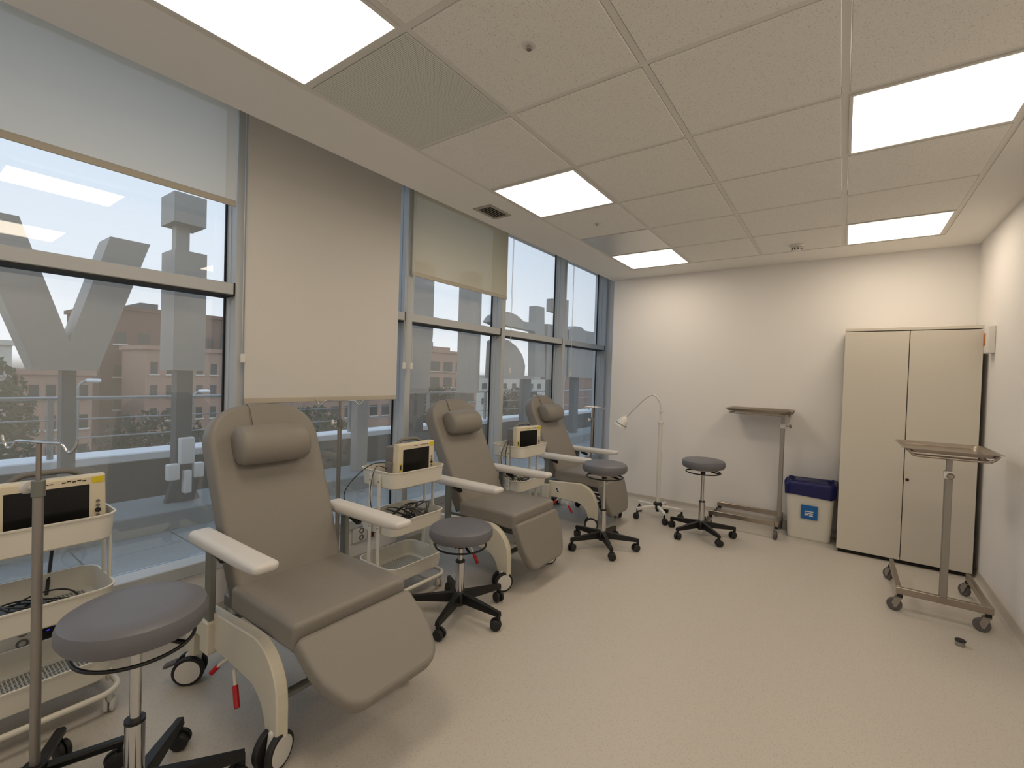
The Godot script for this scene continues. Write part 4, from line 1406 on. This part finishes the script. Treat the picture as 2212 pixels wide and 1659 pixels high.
# ---------------------------------------------------------------- back wall
func build_back_wall_things() -> void:
	# cabinet
	var t := thing("cabinet", "tall beige two-door cabinet in the corner of the back wall", "cabinet", Vector3(2.235, 0, -3.79))
	var hw := 0.40
	var st := new_st()
	bx(st, Vector3(-hw, 0.03, -0.215), Vector3(hw, 1.79, 0.196), 0.002)
	obj("body", st, M.cabinet, t)
	st = new_st()
	bx(st, Vector3(-hw + 0.01, 0, -0.21), Vector3(hw - 0.01, 0.03, 0.19))
	obj("plinth", st, M.dark_gap, t)
	st = new_st()
	bx(st, Vector3(-hw, 1.795, -0.215), Vector3(hw, 1.82, 0.216), 0.002)
	obj("top_panel", st, M.cabinet, t)
	for s in [-1.0, 1.0]:
		st = new_st()
		var x0 := 0.0025 if s > 0 else -hw
		var x1 := hw if s > 0 else -0.0025
		bx(st, Vector3(x0, 0.032, 0.198), Vector3(x1, 1.788, 0.216), 0.0015)
		var d := obj("door", st, M.cabinet, t)
		if s > 0:
			st = new_st()
			cyl(st, 0.011, 0, 0.004, 16, Transform3D(Basis(Vector3.RIGHT, PI / 2), Vector3(0.022, 0.655, 0.216)))
			var lk := obj("lock", st, M.ink, d)
	st = new_st()
	bx(st, Vector3(-hw + 0.01, 0.05, 0.1961), Vector3(hw - 0.01, 1.79, 0.1978))
	obj("gap_shade_sheet", st, M.dark_gap, t)  # dark sheet behind the doors, colours in the shade of the gaps
	# bin with bag
	t = thing("waste_bin", "white waste bin with a blue square label beside the cabinet", "bin", Vector3(1.632, 0, -3.845))
	st = new_st()
	loops(st, [[0.152, 0.107, 0.04, 0.0], [0.158, 0.113, 0.045, 0.012], [0.182, 0.136, 0.05, 0.46], [0.185, 0.139, 0.052, 0.47], [0.178, 0.132, 0.048, 0.47], [0.152, 0.107, 0.04, 0.02]], true, true)
	obj("bin_body", st, M.bin, t)
	st = new_st()
	bx(st, Vector3(-0.058, 0.198, 0.124), Vector3(0.064, 0.318, 0.131))
	var lb := obj("label", st, M.label_blue, t)
	lb.rotation.x = deg_to_rad(3.2)
	st = new_st()
	for r in [[-0.028, 0.262, 0.034, 0.27], [-0.028, 0.245, 0.032, 0.253], [-0.028, 0.23, -0.004, 0.243], [0.004, 0.226, 0.032, 0.236], [-0.03, 0.226, -0.024, 0.272]]:
		bx(st, Vector3(r[0], r[1], 0.1305), Vector3(r[2], r[3], 0.1315))
	obj("icon", st, M.plastic_white, lb)
	st = new_st()
	# liner folded over the rim, uneven
	var rings := []
	var prof := [[0.188, 0.384], [0.190, 0.405], [0.193, 0.45], [0.195, 0.485], [0.186, 0.505], [0.172, 0.50], [0.16, 0.44], [0.14, 0.2]]
	var noise := FastNoiseLite.new()
	noise.seed = 5
	noise.frequency = 9.0
	for q in prof:
		var l := []
		for v in rrect(q[0], q[0] - 0.043, 0.055, 8):
			var w := noise.get_noise_3d(v.x, q[1] * 0.6, v.y)
			var up := 0.04 * w if q[1] > 0.46 else (0.02 * w if q[1] < 0.39 and q[0] > 0.18 else 0.0)
			l.append(Vector3(v.x * (1 + 0.03 * w), q[1] + up, v.y * (1 + 0.03 * w)))
		rings.append(l)
	for i in rings.size() - 1:
		st.set_smooth_group(0)
		for k in rings[0].size():
			var k1: int = (k + 1) % rings[0].size()
			st.add_vertex(rings[i][k]); st.add_vertex(rings[i][k1]); st.add_vertex(rings[i + 1][k1])
			st.add_vertex(rings[i][k]); st.add_vertex(rings[i + 1][k1]); st.add_vertex(rings[i + 1][k])
	st.set_smooth_group(-1)
	var o := obj("bin_bag", st, M.bag)
	o.position = Vector3(1.632, 0, -3.845)
	tag(o, "dark blue plastic bag folded over the rim of the white bin", "bag")

# ---------------------------------------------------------------- small things
func build_small_things() -> void:
	var st := new_st()
	# socket box on the right wall
	var t := thing("wall_socket", "white surface socket box on the right wall beside the cabinet top", "socket", Vector3(RIGHT, 1.61, -3.47), 0.0)
	rbox(st, Vector3(0.042, 0.19, 0.10), 0.006, 1, at(Vector3(-0.021, 0.095, 0)), null, 2)
	obj("box", st, M.plastic_white, t)
	st = new_st()
	bx(st, Vector3(-0.046, 0.055, -0.04), Vector3(-0.042, 0.14, 0.0))
	obj("switch", st, M.orange_switch, t)
	# sockets on the low wall
	for w in [[-0.93, "white twin socket with a red one on the low wall behind the nearest recliner's arm"], [0.72, "white twin socket with a dark one on the low wall behind the leftmost cart"]]:
		t = thing("wall_socket", w[1], "socket", Vector3(-0.89, 0.15, w[0]), 0.0)
		st = new_st()
		rbox(st, Vector3(0.012, 0.105, 0.20), 0.003, 1, at(Vector3(0.006, 0.06, -0.08)), null, 2)
		obj("plate", st, M.plastic_white, t)
		for y in [0.036, 0.084]:
			st = new_st()
			lathe(st, [Vector2(0.012, 0), Vector2(0.019, 0), Vector2(0.019, 0.003), Vector2(0.012, 0.003)], 18, Transform3D(Basis(Vector3.BACK, -PI / 2), Vector3(0.012, y, -0.05)))
			obj("outlet", st, M.monitor_grey, t)
		st = new_st()
		bx(st, Vector3(0.012, 0.014, -0.155), Vector3(0.0165, 0.106, -0.10), 0.001)
		var rd := obj("red_outlet" if w[0] < 0 else "dark_outlet", st, M.socket_red if w[0] < 0 else M.screen_dark, t)
		if w[0] > 0:
			st = new_st()
			bx(st, Vector3(0.0165, 0.06, -0.13), Vector3(0.0175, 0.064, -0.122))
			obj("standby_light", st, M.standby_led, rd)
		else:
			st = new_st()
			cyl(st, 0.018, 0.0, 0.045, 14, Transform3D(Basis(Vector3.BACK, -PI / 2), Vector3(0.017, 0.075, -0.127)), 0.004)
			obj("plug", st, M.cuff, rd)
	# air grille in the plaster margin
	t = thing("air_grille", "small louvred air grille in the plaster ceiling strip above the blinds", "air grille", Vector3(-0.212, CEIL, -1.508))
	st = new_st()
	for s in [-1.0, 1.0]:
		bx(st, Vector3(-0.078, -0.006, s * 0.108 - 0.013), Vector3(0.078, -0.0005, s * 0.108 + 0.013), 0.001)
		bx(st, Vector3(s * 0.066 - 0.012, -0.006, -0.095), Vector3(s * 0.066 + 0.012, -0.0005, 0.095), 0.001)
	obj("frame", st, M.grille, t)
	st = new_st()
	bx(st, Vector3(-0.054, -0.0012, -0.095), Vector3(0.054, -0.0004, 0.095))
	obj("recess_shade_plate", st, M.dark_gap, t)  # dark plate on the solid margin, painted in for the shaded recess
	for k in 4:
		st = new_st()
		cbox(st, Vector3(0.009, 0.0015, 0.19), 0.0, turned(Vector3(-0.033 + k * 0.022, -0.0035, 0), Vector3.BACK, -22))
		obj("louvre", st, M.grille, t)
	# smoke detector
	t = thing("smoke_detector", "round white smoke detector on the ceiling near the back wall", "smoke detector", Vector3(1.486, CEIL + 0.0005, -3.40))
	st = new_st()
	lathe(st, [Vector2(0, -0.022), Vector2(0.05, -0.022), Vector2(0.054, -0.012), Vector2(0.054, 0), Vector2(0, 0)], 24, Transform3D.IDENTITY)
	obj("base", st, M.plastic_white, t)
	st = new_st()
	lathe(st, [Vector2(0, -0.05), Vector2(0.022, -0.05), Vector2(0.034, -0.042), Vector2(0.04, -0.024), Vector2(0, -0.022)], 24, Transform3D.IDENTITY)
	obj("sensor_cap", st, M.plastic_white, t)
	st = new_st()
	for k in 10:
		cbox(st, Vector3(0.003, 0.012, 0.009), 0.0, turned(Vector3.ZERO, Vector3.UP, k * 36.0) * at(Vector3(0.0375, -0.035, 0)))
	obj("vent_slots", st, M.dark_gap, t)
	# sprinklers
	for s in [[0.905, -0.288, "ceiling sprinkler on the tile nearest the viewer"], [0.31, -2.10, "ceiling sprinkler on the tile behind the second light panel"]]:
		t = thing("sprinkler", s[2], "sprinkler", Vector3(s[0], CEIL + 0.0005, s[1]), 0.0, "ceiling sprinklers")
		st = new_st()
		lathe(st, [Vector2(0, -0.003), Vector2(0.024, -0.003), Vector2(0.027, -0.0005), Vector2(0.027, 0), Vector2(0, 0)], 24, Transform3D.IDENTITY)
		obj("rosette", st, M.plastic_white, t)
		st = new_st()
		lathe(st, [Vector2(0, -0.016), Vector2(0.009, -0.016), Vector2(0.01, -0.013), Vector2(0.004, -0.011), Vector2(0.006, -0.006), Vector2(0, -0.005)], 16, Transform3D.IDENTITY)
		obj("head", st, M.steel, t)
	# door stop on the floor
	t = thing("door_stop", "small steel and rubber door stop on the floor by the right wall", "door stop", Vector3(2.385, 0, -2.325))
	st = new_st()
	lathe(st, [Vector2(0, 0), Vector2(0.02, 0), Vector2(0.019, 0.024), Vector2(0, 0.024)], 18, Transform3D.IDENTITY)
	obj("body", st, M.satin_steel, t)
	st = new_st()
	lathe(st, [Vector2(0, 0.024), Vector2(0.022, 0.024), Vector2(0.023, 0.03), Vector2(0.018, 0.034), Vector2(0, 0.034)], 18, Transform3D.IDENTITY)
	obj("rubber_ring", st, M.rubber, t)
